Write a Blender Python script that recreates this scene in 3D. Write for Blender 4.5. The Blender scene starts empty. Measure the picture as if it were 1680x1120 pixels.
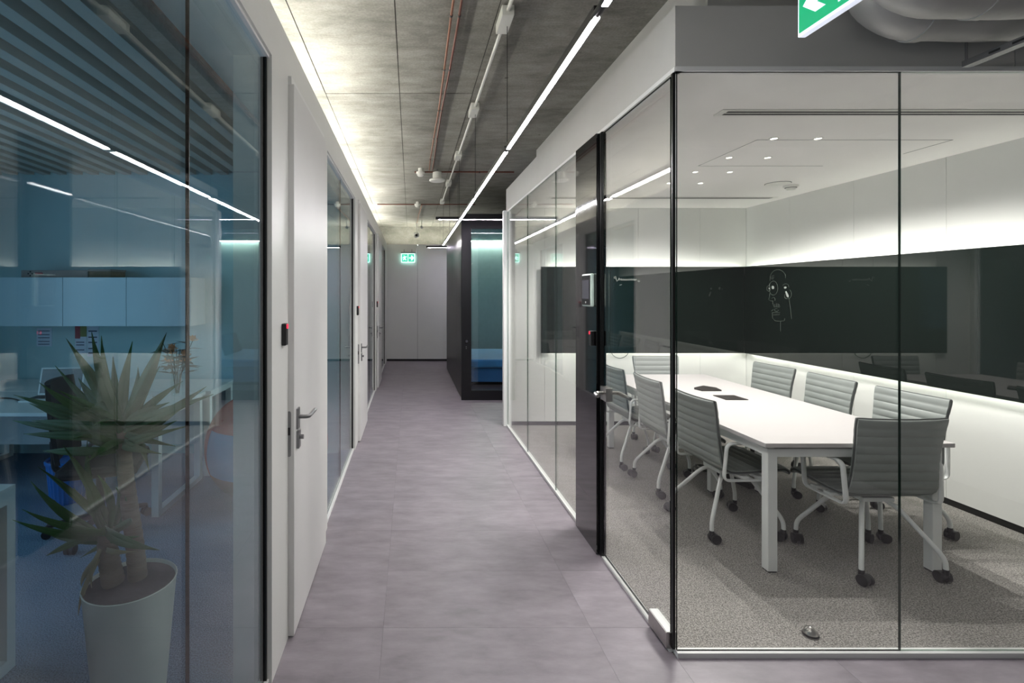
import bpy, math, random
from mathutils import Vector, Matrix
random.seed(7)
S = bpy.context.scene
COL = S.collection

# ------------------------------------------------------------------ camera
F, CX, CY, H = 830.0, 674.0, 481.0, 1.58        # focal length and vanishing point in photo pixels, eye height
cam = bpy.data.cameras.new('camera')
cam.sensor_width = 36.0
cam.lens = F / 1680 * 36
cam.shift_x = (840 - CX) / 1680
cam.shift_y = -(560 - CY) / 1680
cam.clip_start = 0.02
co = bpy.data.objects.new('camera', cam)
COL.objects.link(co)
co.location = (0, 0, H)
co.rotation_euler = (math.pi / 2, 0, 0)
S.camera = co

# ------------------------------------------------------------------ world and exposure
w = bpy.data.worlds.new('world'); S.world = w; w.use_nodes = True
w.node_tree.nodes['Background'].inputs[0].default_value = (0.92, 0.92, 0.90, 1)
w.node_tree.nodes['Background'].inputs[1].default_value = 0.065
S.view_settings.view_transform = 'Standard'
S.view_settings.look = 'None'
S.view_settings.exposure = 1.08
S.view_settings.gamma = 1.0
S.view_settings.use_curve_mapping = False
S.cycles.transparent_max_bounces = 40
S.cycles.max_bounces = 10
S.cycles.glossy_bounces = 8
S.cycles.transmission_bounces = 6
S.cycles.diffuse_bounces = 4
S.cycles.sample_clamp_indirect = 6.0

LUM_E, CROSS_E, COVE_E, END_COVE_E = 64.0, 42.0, 58.0, 70.0
SPOT_W, BAND_E, OFFICE_W, POD_E = 22.0, 11.0, 25.0, 42.0

def area_light(name, loc, rot, sx, sy, energy, col):
    l = bpy.data.lights.new(name, 'AREA'); l.shape = 'RECTANGLE'; l.size = sx; l.size_y = sy
    l.energy = energy; l.color = col
    o = bpy.data.objects.new(name, l); COL.objects.link(o); o.location = loc; o.rotation_euler = rot
    return o
# daylight entering the left office through its window (window_8 in wall_office_left)
area_light('office_daylight', (-4.36, 1.3, 1.60), (0, -math.pi / 2, 0), 1.7, 3.4, OFFICE_W, (0.42, 0.72, 1.0))

# ------------------------------------------------------------------ helpers
def lin(c):
    if isinstance(c, str):
        c = tuple(int(c[i:i + 2], 16) for i in (0, 2, 4))
    o = []
    for v in c:
        v = v / 255
        o.append(v / 12.92 if v <= 0.04045 else ((v + 0.055) / 1.055) ** 2.4)
    return tuple(o) + (1,)

def new_mat(name):
    m = bpy.data.materials.new(name); m.use_nodes = True
    nt = m.node_tree
    return m, nt, nt.nodes['Principled BSDF']

def mat(name, col, rough=.5, metal=0, spec=.5, var=0, vscale=6, bump=0, bscale=200, stretch=(1, 1, 1), coat=0, emit=0, ecol=None, sheen=0):
    m, nt, b = new_mat(name)
    c = lin(col)
    b.inputs['Base Color'].default_value = c
    b.inputs['Roughness'].default_value = rough
    b.inputs['Metallic'].default_value = metal
    b.inputs['Specular IOR Level'].default_value = spec
    b.inputs['Coat Weight'].default_value = coat
    b.inputs['Coat Roughness'].default_value = .08
    b.inputs['Sheen Weight'].default_value = sheen
    if emit:
        b.inputs['Emission Color'].default_value = lin(ecol or col)
        b.inputs['Emission Strength'].default_value = emit
    N, L = nt.nodes, nt.links
    tc = N.new('ShaderNodeTexCoord')
    mp = N.new('ShaderNodeMapping'); mp.inputs['Scale'].default_value = stretch
    L.new(tc.outputs['Object'], mp.inputs['Vector'])
    nz = N.new('ShaderNodeTexNoise'); nz.inputs['Scale'].default_value = vscale; nz.inputs['Detail'].default_value = 5
    L.new(mp.outputs['Vector'], nz.inputs['Vector'])
    v = var or .03
    mr = N.new('ShaderNodeMapRange')
    mr.inputs['From Min'].default_value = .25; mr.inputs['From Max'].default_value = .75
    mr.inputs['To Min'].default_value = 1 - v; mr.inputs['To Max'].default_value = 1 + v
    L.new(nz.outputs['Fac'], mr.inputs['Value'])
    mx = N.new('ShaderNodeMix'); mx.data_type = 'RGBA'; mx.blend_type = 'MULTIPLY'; mx.inputs['Factor'].default_value = 1
    mx.inputs['A'].default_value = c
    L.new(mr.outputs['Result'], mx.inputs['B'])
    L.new(mx.outputs['Result'], b.inputs['Base Color'])
    if bump:
        n2 = N.new('ShaderNodeTexNoise'); n2.inputs['Scale'].default_value = bscale; n2.inputs['Detail'].default_value = 3
        L.new(mp.outputs['Vector'], n2.inputs['Vector'])
        bp = N.new('ShaderNodeBump'); bp.inputs['Strength'].default_value = bump; bp.inputs['Distance'].default_value = .004
        L.new(n2.outputs['Fac'], bp.inputs['Height'])
        L.new(bp.outputs['Normal'], b.inputs['Normal'])
    return m

def emat(name, col, strength):
    m = bpy.data.materials.new(name); m.use_nodes = True
    nt = m.node_tree; nt.nodes.clear()
    e = nt.nodes.new('ShaderNodeEmission'); e.inputs[0].default_value = lin(col); e.inputs[1].default_value = strength
    o = nt.nodes.new('ShaderNodeOutputMaterial'); nt.links.new(e.outputs[0], o.inputs[0])
    return m

def glass_mat(name, tint, r0=.045, power=5.0, rcol=(1, 1, 1, 1)):
    """architectural pane: clear transmission and Fresnel (Schlick) mirror reflection on each face"""
    m = bpy.data.materials.new(name); m.use_nodes = True
    nt = m.node_tree; nt.nodes.clear(); N, L = nt.nodes, nt.links
    g = N.new('ShaderNodeNewGeometry')
    d = N.new('ShaderNodeVectorMath'); d.operation = 'DOT_PRODUCT'
    L.new(g.outputs['Incoming'], d.inputs[0]); L.new(g.outputs['Normal'], d.inputs[1])
    a = N.new('ShaderNodeMath'); a.operation = 'ABSOLUTE'; L.new(d.outputs['Value'], a.inputs[0])
    s = N.new('ShaderNodeMath'); s.operation = 'SUBTRACT'; s.inputs[0].default_value = 1; L.new(a.outputs[0], s.inputs[1])
    s.use_clamp = True
    p = N.new('ShaderNodeMath'); p.operation = 'POWER'; p.inputs[1].default_value = power; L.new(s.outputs[0], p.inputs[0])
    q = N.new('ShaderNodeMath'); q.operation = 'MULTIPLY_ADD'; q.inputs[1].default_value = 1 - r0; q.inputs[2].default_value = r0
    L.new(p.outputs[0], q.inputs[0])
    t = N.new('ShaderNodeBsdfTransparent'); t.inputs[0].default_value = tint
    gl = N.new('ShaderNodeBsdfGlossy'); gl.inputs['Roughness'].default_value = 0; gl.inputs[0].default_value = rcol
    mx = N.new('ShaderNodeMixShader'); L.new(q.outputs[0], mx.inputs[0]); L.new(t.outputs[0], mx.inputs[1]); L.new(gl.outputs[0], mx.inputs[2])
    o = N.new('ShaderNodeOutputMaterial'); L.new(mx.outputs[0], o.inputs[0])
    return m

class MB:
    def __init__(s): s.v = []; s.f = []; s.m = []
    def add(s, vs, fs, m=0):
        k = len(s.v); s.v += [tuple(p) for p in vs]
        for f in fs: s.f.append([k + i for i in f]); s.m.append(m)
        return s
    def box(s, x0, x1, y0, y1, z0, z1, m=0):
        return s.add([(x0, y0, z0), (x1, y0, z0), (x1, y1, z0), (x0, y1, z0), (x0, y0, z1), (x1, y0, z1), (x1, y1, z1), (x0, y1, z1)],
                     [(0, 3, 2, 1), (4, 5, 6, 7), (0, 1, 5, 4), (1, 2, 6, 5), (2, 3, 7, 6), (3, 0, 4, 7)], m)
    def pane(s, axis, x0, x1, y0, y1, z0, z1):
        """glass box: big faces slot 0, polished rims slot 1"""
        k = len(s.m); s.box(x0, x1, y0, y1, z0, z1)
        big = {'x': (3, 5), 'y': (2, 4)}[axis]
        for i in range(6):
            if i not in big: s.m[k + i] = 1
        return s
    def tube(s, pts, r, n=8, m=0, cap=True, flat=None):
        pts = [Vector(p) for p in pts]; K = len(pts)
        rs = r if isinstance(r, (list, tuple)) else [r] * K
        t0 = (pts[1] - pts[0]).normalized()
        u = t0.orthogonal().normalized()
        if flat is not None:
            u = (Vector(flat[0]) - t0 * t0.dot(Vector(flat[0]))).normalized()
        rings = []; vs = []
        for i in range(K):
            t = (pts[min(i + 1, K - 1)] - pts[max(i - 1, 0)]).normalized()
            u = (u - t * u.dot(t)).normalized(); b = t.cross(u)
            sy = flat[1] if flat is not None else 1
            for j in range(n):
                a = 2 * math.pi * (j + .5) / n
                vs.append(pts[i] + (u * math.cos(a) + b * (math.sin(a) * sy)) * rs[i])
        fs = []
        for i in range(K - 1):
            for j in range(n):
                k = (j + 1) % n
                fs.append((i * n + j, i * n + k, (i + 1) * n + k, (i + 1) * n + j))
        if cap:
            fs.append(tuple(range(n - 1, -1, -1))); fs.append(tuple((K - 1) * n + j for j in range(n)))
        return s.add(vs, fs, m)
    def cyl(s, p0, p1, r, n=16, r2=None, m=0):
        return s.tube([p0, p1], [r, r if r2 is None else r2], n, m)
    def lathe(s, prof, c=(0, 0, 0), n=24, m=0, axis='z'):
        vs = []; fs = []
        for (r, z) in prof:
            for j in range(n):
                a = 2 * math.pi * j / n
                p = (r * math.cos(a), r * math.sin(a), z)
                if axis == 'y': p = (p[0], p[2], p[1])
                if axis == 'x': p = (p[2], p[0], p[1])
                vs.append((c[0] + p[0], c[1] + p[1], c[2] + p[2]))
        for i in range(len(prof) - 1):
            for j in range(n):
                k = (j + 1) % n
                fs.append((i * n + j, i * n + k, (i + 1) * n + k, (i + 1) * n + j))
        if prof[0][0] > 1e-5: fs.append(tuple(range(n - 1, -1, -1)))
        if prof[-1][0] > 1e-5: fs.append(tuple((len(prof) - 1) * n + j for j in range(n)))
        return s.add(vs, fs, m)
    def prism(s, poly, fn, d0, d1, m=0):
        """poly of (a, b) pairs; fn(a, b, d) gives the 3D point; extruded from d0 to d1"""
        n = len(poly)
        vs = [fn(a, b, d0) for a, b in poly] + [fn(a, b, d1) for a, b in poly]
        fs = [tuple(range(n)), tuple(range(2 * n - 1, n - 1, -1))]
        fs += [(i, i + n, (i + 1) % n + n, (i + 1) % n) for i in range(n)]
        return s.add(vs, fs, m)
    def build(s, name, mats, parent=None, smooth=False, bevel=0, fix=False, kind=None):
        me = bpy.data.meshes.new(name); me.from_pydata(s.v, [], s.f)
        if not isinstance(mats, (list, tuple)): mats = [mats]
        for q in mats: me.materials.append(q)
        me.polygons.foreach_set('material_index', s.m)
        if fix:
            import bmesh
            bm = bmesh.new(); bm.from_mesh(me); bmesh.ops.remove_doubles(bm, verts=bm.verts, dist=1e-5)
            bmesh.ops.recalc_face_normals(bm, faces=bm.faces); bm.to_mesh(me); bm.free()
        if smooth:
            me.shade_smooth(); me.set_sharp_from_angle(angle=math.radians(38))
        me.update()
        o = bpy.data.objects.new(name, me); COL.objects.link(o)
        if parent is not None: o.parent = parent
        if bevel:
            b = o.modifiers.new('bevel', 'BEVEL'); b.width = bevel; b.segments = 2; b.limit_method = 'ANGLE'
        if kind: o['kind'] = kind
        return o

def tag(o, label, cat=None, group=None, kind=None):
    o['label'] = label
    if cat: o['category'] = cat
    if group: o['group'] = group
    if kind: o['kind'] = kind
    return o

def thing(name, label, cat, loc=(0, 0, 0), rz=0, group=None, kind=None):
    o = bpy.data.objects.new(name, None); COL.objects.link(o)
    o.empty_display_size = .05
    o.location = loc; o.rotation_euler = (0, 0, rz)
    return tag(o, label, cat, group, kind)

def struct(name, label, loc=(0, 0, 0)):
    return thing(name, label, None, loc, kind='structure')

def copy_tree(o, parent=None):
    c = o.copy(); COL.objects.link(c); c.parent = parent
    for ch in list(o.children): copy_tree(ch, c)
    return c

def bx(name, m, parent, x0, x1, y0, y1, z0, z1, bevel=0, kind=None):
    return MB().box(x0, x1, y0, y1, z0, z1).build(name, m, parent, bevel=bevel, kind=kind)

def rnd_path(pts, r, n=5):
    """polyline with rounded corners of radius r"""
    pts = [Vector(p) for p in pts]; out = [pts[0]]
    for i in range(1, len(pts) - 1):
        a, b, c = pts[i - 1], pts[i], pts[i + 1]
        d0 = min(r, (a - b).length * .49); d1 = min(r, (c - b).length * .49)
        p = b + (a - b).normalized() * d0; q = b + (c - b).normalized() * d1
        for k in range(n + 1):
            t = k / n
            out.append(p * (1 - t) ** 2 + b * 2 * t * (1 - t) + q * t * t)
    out.append(pts[-1]); return out

def on_x(px, py, X):          # photo pixel to a point on the plane x = X
    Y = F * X / (px - CX); return (X, Y, H - (py - CY) * Y / F)
def on_y(px, py, Y):          # photo pixel to a point on the plane y = Y
    return ((px - CX) * Y / F, Y, H - (py - CY) * Y / F)

# ------------------------------------------------------------------ materials
M = {}
M['white_wall'] = mat('white_lacquer_panel', (213, 214, 210), .38, var=.02, vscale=3)
M['white_paint'] = mat('white_paint', (238, 236, 233), .6, var=.02)
M['white_frame'] = mat('white_powder_coat', (220, 221, 219), .35, var=.01)
M['white_steel'] = mat('white_steel', (224, 226, 224), .3, var=.01)
M['fascia'] = mat('fascia_paint', (184, 184, 180), .6, var=.02)
M['door_white'] = mat('door_laminate', (210, 210, 208), .4, var=.015)
M['black_gasket'] = mat('black_gasket', (10, 12, 12), .35)
M['dark_metal'] = mat('dark_metal', (26, 26, 30), .4, .3)
M['chrome'] = mat('brushed_steel', (176, 174, 170), .28, 1, var=.06, vscale=60)
M['steel_grey'] = mat('satin_steel', (138, 138, 140), .35, .9)
M['black_plastic'] = mat('black_plastic', (16, 16, 18), .4)
M['white_plastic'] = mat('white_plastic', (224, 224, 218), .4)
M['copper'] = mat('copper_conduit', (132, 88, 68), .5, .3, var=.15, vscale=12)
M['red_pipe'] = mat('red_brown_conduit', (108, 62, 50), .5, .2, var=.12, vscale=14)
M['glass'] = glass_mat('clear_partition_glass', (.982, .988, .982, 1), .042)
M['glass_blue'] = glass_mat('grey_blue_partition_glass', (.80, .89, .905, 1), .046, 5.0)
M['glass_rim'] = mat('dark_green_glass_rim', (8, 26, 20), .12, spec=.8)
M['rim_light'] = glass_mat('pale_green_glass_rim', (.62, .74, .68, 1), .08)
M['seam_clear'] = glass_mat('clear_silicone_joint', (.55, .60, .58, 1), .10)
M['seam'] = mat('silicone_seam', (120, 128, 124), .25, .2)
M['black_gloss'] = mat('black_back_painted_glass', (7, 7, 9), .04, spec=.7, coat=.3)
M['lum'] = emat('linear_diffuser', (255, 251, 252), LUM_E)
M['cross'] = emat('cross_diffuser', (240, 228, 250), CROSS_E)
M['cove'] = emat('cove_led', (252, 250, 240), COVE_E)
M['end_cove'] = emat('end_cove_led', (248, 248, 230), END_COVE_E)
M['band_led'] = emat('band_led', (251, 253, 243), BAND_E)
M['spot_lens'] = emat('downlight_lens', (255, 250, 240), 3)
M['pod_led'] = emat('pod_led', (236, 250, 226), POD_E)
M['board'] = mat('dark_green_board_glass', (12, 20, 17), .02, spec=.5)
M['chalk'] = mat('chalk_line', (112, 120, 112), .8, var=.3, vscale=60)
M['chalk_bright'] = mat('chalk_fill', (150, 156, 150), .8, var=.2, vscale=80)
M['slot'] = mat('slot_black', (20, 20, 20), .6)
M['leather'] = mat('grey_green_leather', (133, 138, 135), .42, var=.05, vscale=14, bump=.12, bscale=420)
M['piping'] = mat('dark_piping', (70, 72, 72), .5)
M['table'] = mat('white_laminate', (194, 190, 189), .35, var=.01)
M['flap'] = mat('anodised_flap', (62, 58, 56), .4, .5)
M['cable'] = mat('black_cable', (14, 14, 14), .45)
M['pod'] = mat('pod_black_panel', (22, 23, 27), .35, var=.06)
M['pod_side'] = mat('pod_dark_panel', (44, 42, 42), .38, var=.08, vscale=2)
M['pod_in'] = mat('pod_felt', (165, 188, 194), .9, var=.05, vscale=20, bump=.2)
M['blue_fabric'] = mat('blue_velvet', (42, 118, 176), .85, var=.22, vscale=5, bump=.3, bscale=90, sheen=.5)
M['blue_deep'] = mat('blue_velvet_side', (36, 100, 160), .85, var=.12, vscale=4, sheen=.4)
M['dark_fabric'] = mat('charcoal_fabric', (30, 34, 38), .9)
M['green'] = mat('sign_green', (0, 150, 100), .4, emit=.35, ecol=(0, 160, 105))
M['sign_white'] = mat('sign_white', (236, 240, 250), .4, emit=.38, ecol=(222, 228, 245))
M['exit_green'] = mat('exit_green_lit', (20, 150, 115), .4, emit=.8, ecol=(60, 170, 140))
M['exit_white'] = emat('exit_white_lit', (190, 255, 240), 1.5)
M['foil'] = mat('silver_foil_wrap', (176, 176, 172), .45, .3, var=.12, vscale=5, bump=.7, bscale=14)
M['soil'] = mat('dark_soil', (52, 38, 42), .95, var=.3, vscale=40, bump=.8, bscale=60)
M['pot'] = mat('warm_white_pot', (205, 196, 184), .45, var=.04)
M['leaf'] = mat('yucca_leaf', (48, 80, 34), .6, spec=.2, var=.3, vscale=5)
M['leaf_old'] = mat('yucca_leaf_old', (112, 100, 62), .6, var=.3, vscale=6)
M['bark'] = mat('yucca_bark', (104, 86, 70), .9, var=.3, vscale=10, stretch=(1, 1, 6), bump=1, bscale=30)
M['office_wall'] = mat('office_wall_paint', (176, 206, 212), .6, var=.03)
M['office_white'] = mat('office_white', (214, 220, 222), .4, var=.02)
M['cabinet'] = mat('cabinet_pale_blue', (196, 216, 226), .22, var=.02)
M['baffle'] = mat('grey_baffle', (192, 188, 180), .6, var=.05, stretch=(1, .1, 1))
M['baffle_void'] = mat('ceiling_void', (18, 20, 22), .9)
M['navy'] = mat('navy_mesh_fabric', (10, 12, 20), .7, bump=.3, bscale=300)
M['bin'] = mat('blue_bin_plastic', (24, 110, 190), .4)
M['paper'] = mat('poster_paper', (206, 214, 232), .7)
M['red'] = mat('poster_red', (150, 34, 58), .6)
M['olive'] = mat('poster_olive', (112, 120, 60), .6)
M['ink'] = mat('poster_ink', (62, 66, 96), .6)
M['carton'] = mat('grey_carton', (150, 140, 136), .8, var=.08)
M['carton_brown'] = mat('brown_carton', (112, 96, 76), .8, var=.08)
M['peach'] = mat('peach_petal', (216, 160, 112), .6, var=.15)
M['flower_leaf'] = mat('flower_leaf', (46, 62, 48), .5, var=.2)
M['screen'] = mat('dark_screen', (8, 10, 16), .12)
M['orange'] = mat('orange_canvas', (196, 84, 58), .8, var=.12, bump=.2)
M['pale_blue'] = mat('pale_blue_canvas', (110, 160, 192), .8, var=.08, bump=.2)
M['tan'] = mat('tan_canvas', (160, 120, 92), .8, var=.1, bump=.2)
M['led_red'] = emat('red_led', (255, 40, 60), 1.6)
M['mint'] = mat('mint_white_bezel', (206, 226, 216), .3)
M['panel_grey'] = mat('screen_grey', (88, 88, 96), .15)
M['wood_dark'] = mat('dark_brown_fascia', (60, 48, 40), .6)

def concrete(name, base, dark, streak=(1, 1, 1)):
    m, nt, b = new_mat(name); N, L = nt.nodes, nt.links
    tc = N.new('ShaderNodeTexCoord')
    mp = N.new('ShaderNodeMapping'); mp.inputs['Scale'].default_value = streak
    L.new(tc.outputs['Object'], mp.inputs['Vector'])
    n1 = N.new('ShaderNodeTexNoise'); n1.inputs['Scale'].default_value = 1.7; n1.inputs['Detail'].default_value = 9; n1.inputs['Roughness'].default_value = .62
    L.new(tc.outputs['Object'], n1.inputs['Vector'])
    n2 = N.new('ShaderNodeTexNoise'); n2.inputs['Scale'].default_value = 5; n2.inputs['Detail'].default_value = 8; n2.inputs['Roughness'].default_value = .7
    L.new(mp.outputs['Vector'], n2.inputs['Vector'])
    mul = N.new('ShaderNodeMath'); mul.operation = 'ADD'; L.new(n1.outputs['Fac'], mul.inputs[0]); L.new(n2.outputs['Fac'], mul.inputs[1])
    cr = N.new('ShaderNodeValToRGB')
    cr.color_ramp.elements[0].position = .36; cr.color_ramp.elements[0].color = lin(dark)
    cr.color_ramp.elements[1].position = .62; cr.color_ramp.elements[1].color = lin(base)
    hf = N.new('ShaderNodeMath'); hf.operation = 'MULTIPLY'; hf.inputs[1].default_value = .5; L.new(mul.outputs[0], hf.inputs[0])
    L.new(hf.outputs[0], cr.inputs['Fac'])
    n3 = N.new('ShaderNodeTexNoise'); n3.inputs['Scale'].default_value = 70; n3.inputs['Detail'].default_value = 4
    L.new(tc.outputs['Object'], n3.inputs['Vector'])
    vo = N.new('ShaderNodeTexVoronoi'); vo.inputs['Scale'].default_value = 3.3
    L.new(tc.outputs['Object'], vo.inputs['Vector'])
    c2 = N.new('ShaderNodeValToRGB')
    c2.color_ramp.elements[0].position = .035; c2.color_ramp.elements[0].color = (.25, .24, .22, 1)
    c2.color_ramp.elements[1].position = .06; c2.color_ramp.elements[1].color = (1, 1, 1, 1)
    L.new(vo.outputs['Distance'], c2.inputs['Fac'])
    mx = N.new('ShaderNodeMix'); mx.data_type = 'RGBA'; mx.blend_type = 'MULTIPLY'; mx.inputs['Factor'].default_value = .8
    L.new(cr.outputs['Color'], mx.inputs['A']); L.new(c2.outputs['Color'], mx.inputs['B'])
    mx2 = N.new('ShaderNodeMix'); mx2.data_type = 'RGBA'; mx2.blend_type = 'OVERLAY'; mx2.inputs['Factor'].default_value = .35
    L.new(mx.outputs['Result'], mx2.inputs['A']); L.new(n3.outputs['Fac'], mx2.inputs['B'])
    L.new(mx2.outputs['Result'], b.inputs['Base Color'])
    b.inputs['Roughness'].default_value = .75
    bp = N.new('ShaderNodeBump'); bp.inputs['Strength'].default_value = .25; bp.inputs['Distance'].default_value = .006
    L.new(n2.outputs['Fac'], bp.inputs['Height']); L.new(bp.outputs['Normal'], b.inputs['Normal'])
    return m
M['concrete'] = concrete('fair_faced_concrete', (152, 150, 143), (104, 102, 95), (.7, 1.9, 1))
M['joint_dark'] = mat('formwork_joint', (58, 56, 52), .9, var=.2, vscale=8)

def lvt(name):
    m, nt, b = new_mat(name); N, L = nt.nodes, nt.links
    tc = N.new('ShaderNodeTexCoord'); oi = N.new('ShaderNodeObjectInfo')
    ad = N.new('ShaderNodeVectorMath'); ad.operation = 'ADD'
    sc = N.new('ShaderNodeMath'); sc.operation = 'MULTIPLY'; sc.inputs[1].default_value = 37; L.new(oi.outputs['Random'], sc.inputs[0])
    L.new(tc.outputs['Object'], ad.inputs[0]); L.new(sc.outputs[0], ad.inputs[1])
    mp = N.new('ShaderNodeMapping'); mp.inputs['Scale'].default_value = (1, 2.4, 1)
    L.new(ad.outputs[0], mp.inputs['Vector'])
    n1 = N.new('ShaderNodeTexNoise'); n1.inputs['Scale'].default_value = 4.2; n1.inputs['Detail'].default_value = 9; n1.inputs['Roughness'].default_value = .62
    L.new(mp.outputs['Vector'], n1.inputs['Vector'])
    cr = N.new('ShaderNodeValToRGB')
    cr.color_ramp.elements[0].position = .3; cr.color_ramp.elements[0].color = lin((117, 110, 117))
    cr.color_ramp.elements[1].position = .72; cr.color_ramp.elements[1].color = lin((150, 142, 150))
    L.new(n1.outputs['Fac'], cr.inputs['Fac'])
    mr = N.new('ShaderNodeMapRange'); mr.inputs['To Min'].default_value = .96; mr.inputs['To Max'].default_value = 1.03
    L.new(oi.outputs['Random'], mr.inputs['Value'])
    mx = N.new('ShaderNodeMix'); mx.data_type = 'RGBA'; mx.blend_type = 'MULTIPLY'; mx.inputs['Factor'].default_value = 1
    L.new(cr.outputs['Color'], mx.inputs['A']); L.new(mr.outputs['Result'], mx.inputs['B'])
    L.new(mx.outputs['Result'], b.inputs['Base Color'])
    r = N.new('ShaderNodeMapRange'); r.inputs['To Min'].default_value = .34; r.inputs['To Max'].default_value = .5
    L.new(n1.outputs['Fac'], r.inputs['Value']); L.new(r.outputs['Result'], b.inputs['Roughness'])
    n2 = N.new('ShaderNodeTexNoise'); n2.inputs['Scale'].default_value = 90; L.new(mp.outputs['Vector'], n2.inputs['Vector'])
    bp = N.new('ShaderNodeBump'); bp.inputs['Strength'].default_value = .06; bp.inputs['Distance'].default_value = .002
    L.new(n2.outputs['Fac'], bp.inputs['Height']); L.new(bp.outputs['Normal'], b.inputs['Normal'])
    return m
M['lvt'] = lvt('stone_vinyl_tile')

def carpet(name, c0, c1):
    m, nt, b = new_mat(name); N, L = nt.nodes, nt.links
    tc = N.new('ShaderNodeTexCoord')
    n1 = N.new('ShaderNodeTexNoise'); n1.inputs['Scale'].default_value = 170; n1.inputs['Detail'].default_value = 2
    L.new(tc.outputs['Object'], n1.inputs['Vector'])
    cr = N.new('ShaderNodeValToRGB')
    cr.color_ramp.elements[0].position = .36; cr.color_ramp.elements[0].color = lin(c0)
    cr.color_ramp.elements[1].position = .64; cr.color_ramp.elements[1].color = lin(c1)
    L.new(n1.outputs['Fac'], cr.inputs['Fac']); L.new(cr.outputs['Color'], b.inputs['Base Color'])
    b.inputs['Roughness'].default_value = .95; b.inputs['Specular IOR Level'].default_value = .1
    bp = N.new('ShaderNodeBump'); bp.inputs['Strength'].default_value = .5; bp.inputs['Distance'].default_value = .004
    L.new(n1.outputs['Fac'], bp.inputs['Height']); L.new(bp.outputs['Normal'], b.inputs['Normal'])
    return m
M['carpet'] = carpet('grey_loop_carpet', (90, 88, 85), (168, 164, 159))
M['carpet_blue'] = carpet('grey_blue_carpet', (78, 96, 118), (138, 158, 182))

# ------------------------------------------------------------------ main dimensions
WX, GX = -.563, -.594               # left wall face, left glass plane
RX = 1.15                           # right glass plane
GY = 2.21                           # front glass plane of the meeting room
FY, MX = 6.05, 4.01                 # far and right walls of the meeting room
TOP, GT, CEIL = 2.75, 2.545, 3.20   # partition top, glass top, slab
EY = 11.8                           # corridor end wall

# ------------------------------------------------------------------ floor
fl = MB()
fl.box(-.72, 4.6, -1.2, 12.3, -.06, -.004).build('floor', M['joint_dark'])
floor = bpy.data.objects['floor']; tag(floor, 'grey purple stone-look tile floor of the corridor', kind='structure')
cache = {}
def tile(x0, x1, y0, y1):
    g = .0004
    k = (round(x1 - x0, 3), round(y1 - y0, 3))
    if k not in cache:
        a, b = (x1 - x0) / 2 - g, (y1 - y0) / 2 - g
        o = MB().box(-a, a, -b, b, -.004, 0).build('floor_tile', M['lvt'], floor); cache[k] = o.data
    else:
        o = bpy.data.objects.new('floor_tile', cache[k]); COL.objects.link(o); o.parent = floor
    o.location = ((x0 + x1) / 2, (y0 + y1) / 2, 0)
ys = [2.391 + .491 * k for k in range(-5, 21)]
xs = [-1.11 + .98 * k for k in range(0, 6)]
for j in range(len(ys) - 1):
    for i in range(len(xs) - 1):
        xlim = 4.3 if ys[j] < 2.2 or ys[j] > 5.9 else RX
        x0, x1 = max(xs[i], -.60), min(xs[i + 1], xlim)
        if x1 - x0 < .05: continue
        if ys[j] < GY < ys[j + 1] and x0 >= RX - .3:
            if x0 < RX: tile(x0, RX, ys[j], ys[j + 1]); x0 = RX
            if x1 - x0 > .05: tile(x0, x1, ys[j], GY)
            continue
        tile(x0, x1, ys[j], ys[j + 1])
cf = MB().box(RX, MX + .1, GY, FY + .05, -.004, .001).build('floor_carpet', M['carpet'])
tag(cf, 'speckled grey loop carpet of the meeting room', kind='structure')
of = MB().box(-4.4, -.60, -1.2, 12.0, -.05, 0).build('floor_office', M['carpet_blue'])
tag(of, 'blue grey carpet of the offices behind the left glass', kind='structure')

# ------------------------------------------------------------------ ceiling slab with formwork panels
cl = MB().box(-1.4, 4.8, -1.2, 12.5, CEIL + .006, CEIL + .2).build('ceiling', M['joint_dark'])
tag(cl, 'exposed grey concrete slab over the corridor', kind='structure')
cxs = [-1.29, -.69, -.09, .50, 1.10, 1.70, 2.9, 4.8]; cys = [-1.2, 1.6, 4.1, 6.6, 9.1, 11.6, 12.5]
for i in range(len(cxs) - 1):
    for j in range(len(cys) - 1):
        g = .003
        dz = random.uniform(-.003, .002)
        o = bx('concrete_panel', M['concrete'], cl, cxs[i] + g, cxs[i + 1] - g, cys[j] + g, cys[j + 1] - g, CEIL + dz, CEIL + .02)

# ------------------------------------------------------------------ left wall: posts, header, glazing, doors
PER = 3.06
g_end = [2.05 + PER * k for k in range(4)]             # far ends of the glazed bays
wl = MB()
wl.box(-.72, WX, -1.2, EY, GT, TOP)                      # header
for k in range(3):
    a = g_end[k]
    wl.box(-.72, WX, a, a + .27, 0, GT)                  # post with the card reader
    wl.box(-.72, WX, a + 1.14, a + 1.36, 0, GT)          # far jamb post
wl.box(-.72, WX, g_end[3], EY, 0, GT)
wallL = wl.build('wall_left', M['white_wall'])
tag(wallL, 'white corridor partition with glazed bays on the left', kind='structure')
up = MB().box(-1.05, -.98, -1.2, 12.4, 2.6, CEIL).build('wall_cove', M['concrete'])
tag(up, 'concrete upstand behind the light cove above the left wall', kind='structure')
tr = MB().box(-.98, -.72, -1.2, EY, 2.69, 2.72).build('trim_1', M['white_paint'])
tag(tr, 'white ledge of the light cove above the left wall', kind='structure')

def gl_x(parent, x, y0, y1, z0, z1, m='glass', t=.010, rim='glass_rim'):
    return MB().pane('x', x - t / 2, x + t / 2, y0, y1, z0, z1).build('glass_pane', [M[m], M[rim]], parent)
def gl_y(parent, y, x0, x1, z0, z1, m='glass', t=.010, rim='glass_rim'):
    return MB().pane('y', x0, x1, y - t / 2, y + t / 2, z0, z1).build('glass_pane', [M[m], M[rim]], parent)

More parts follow.
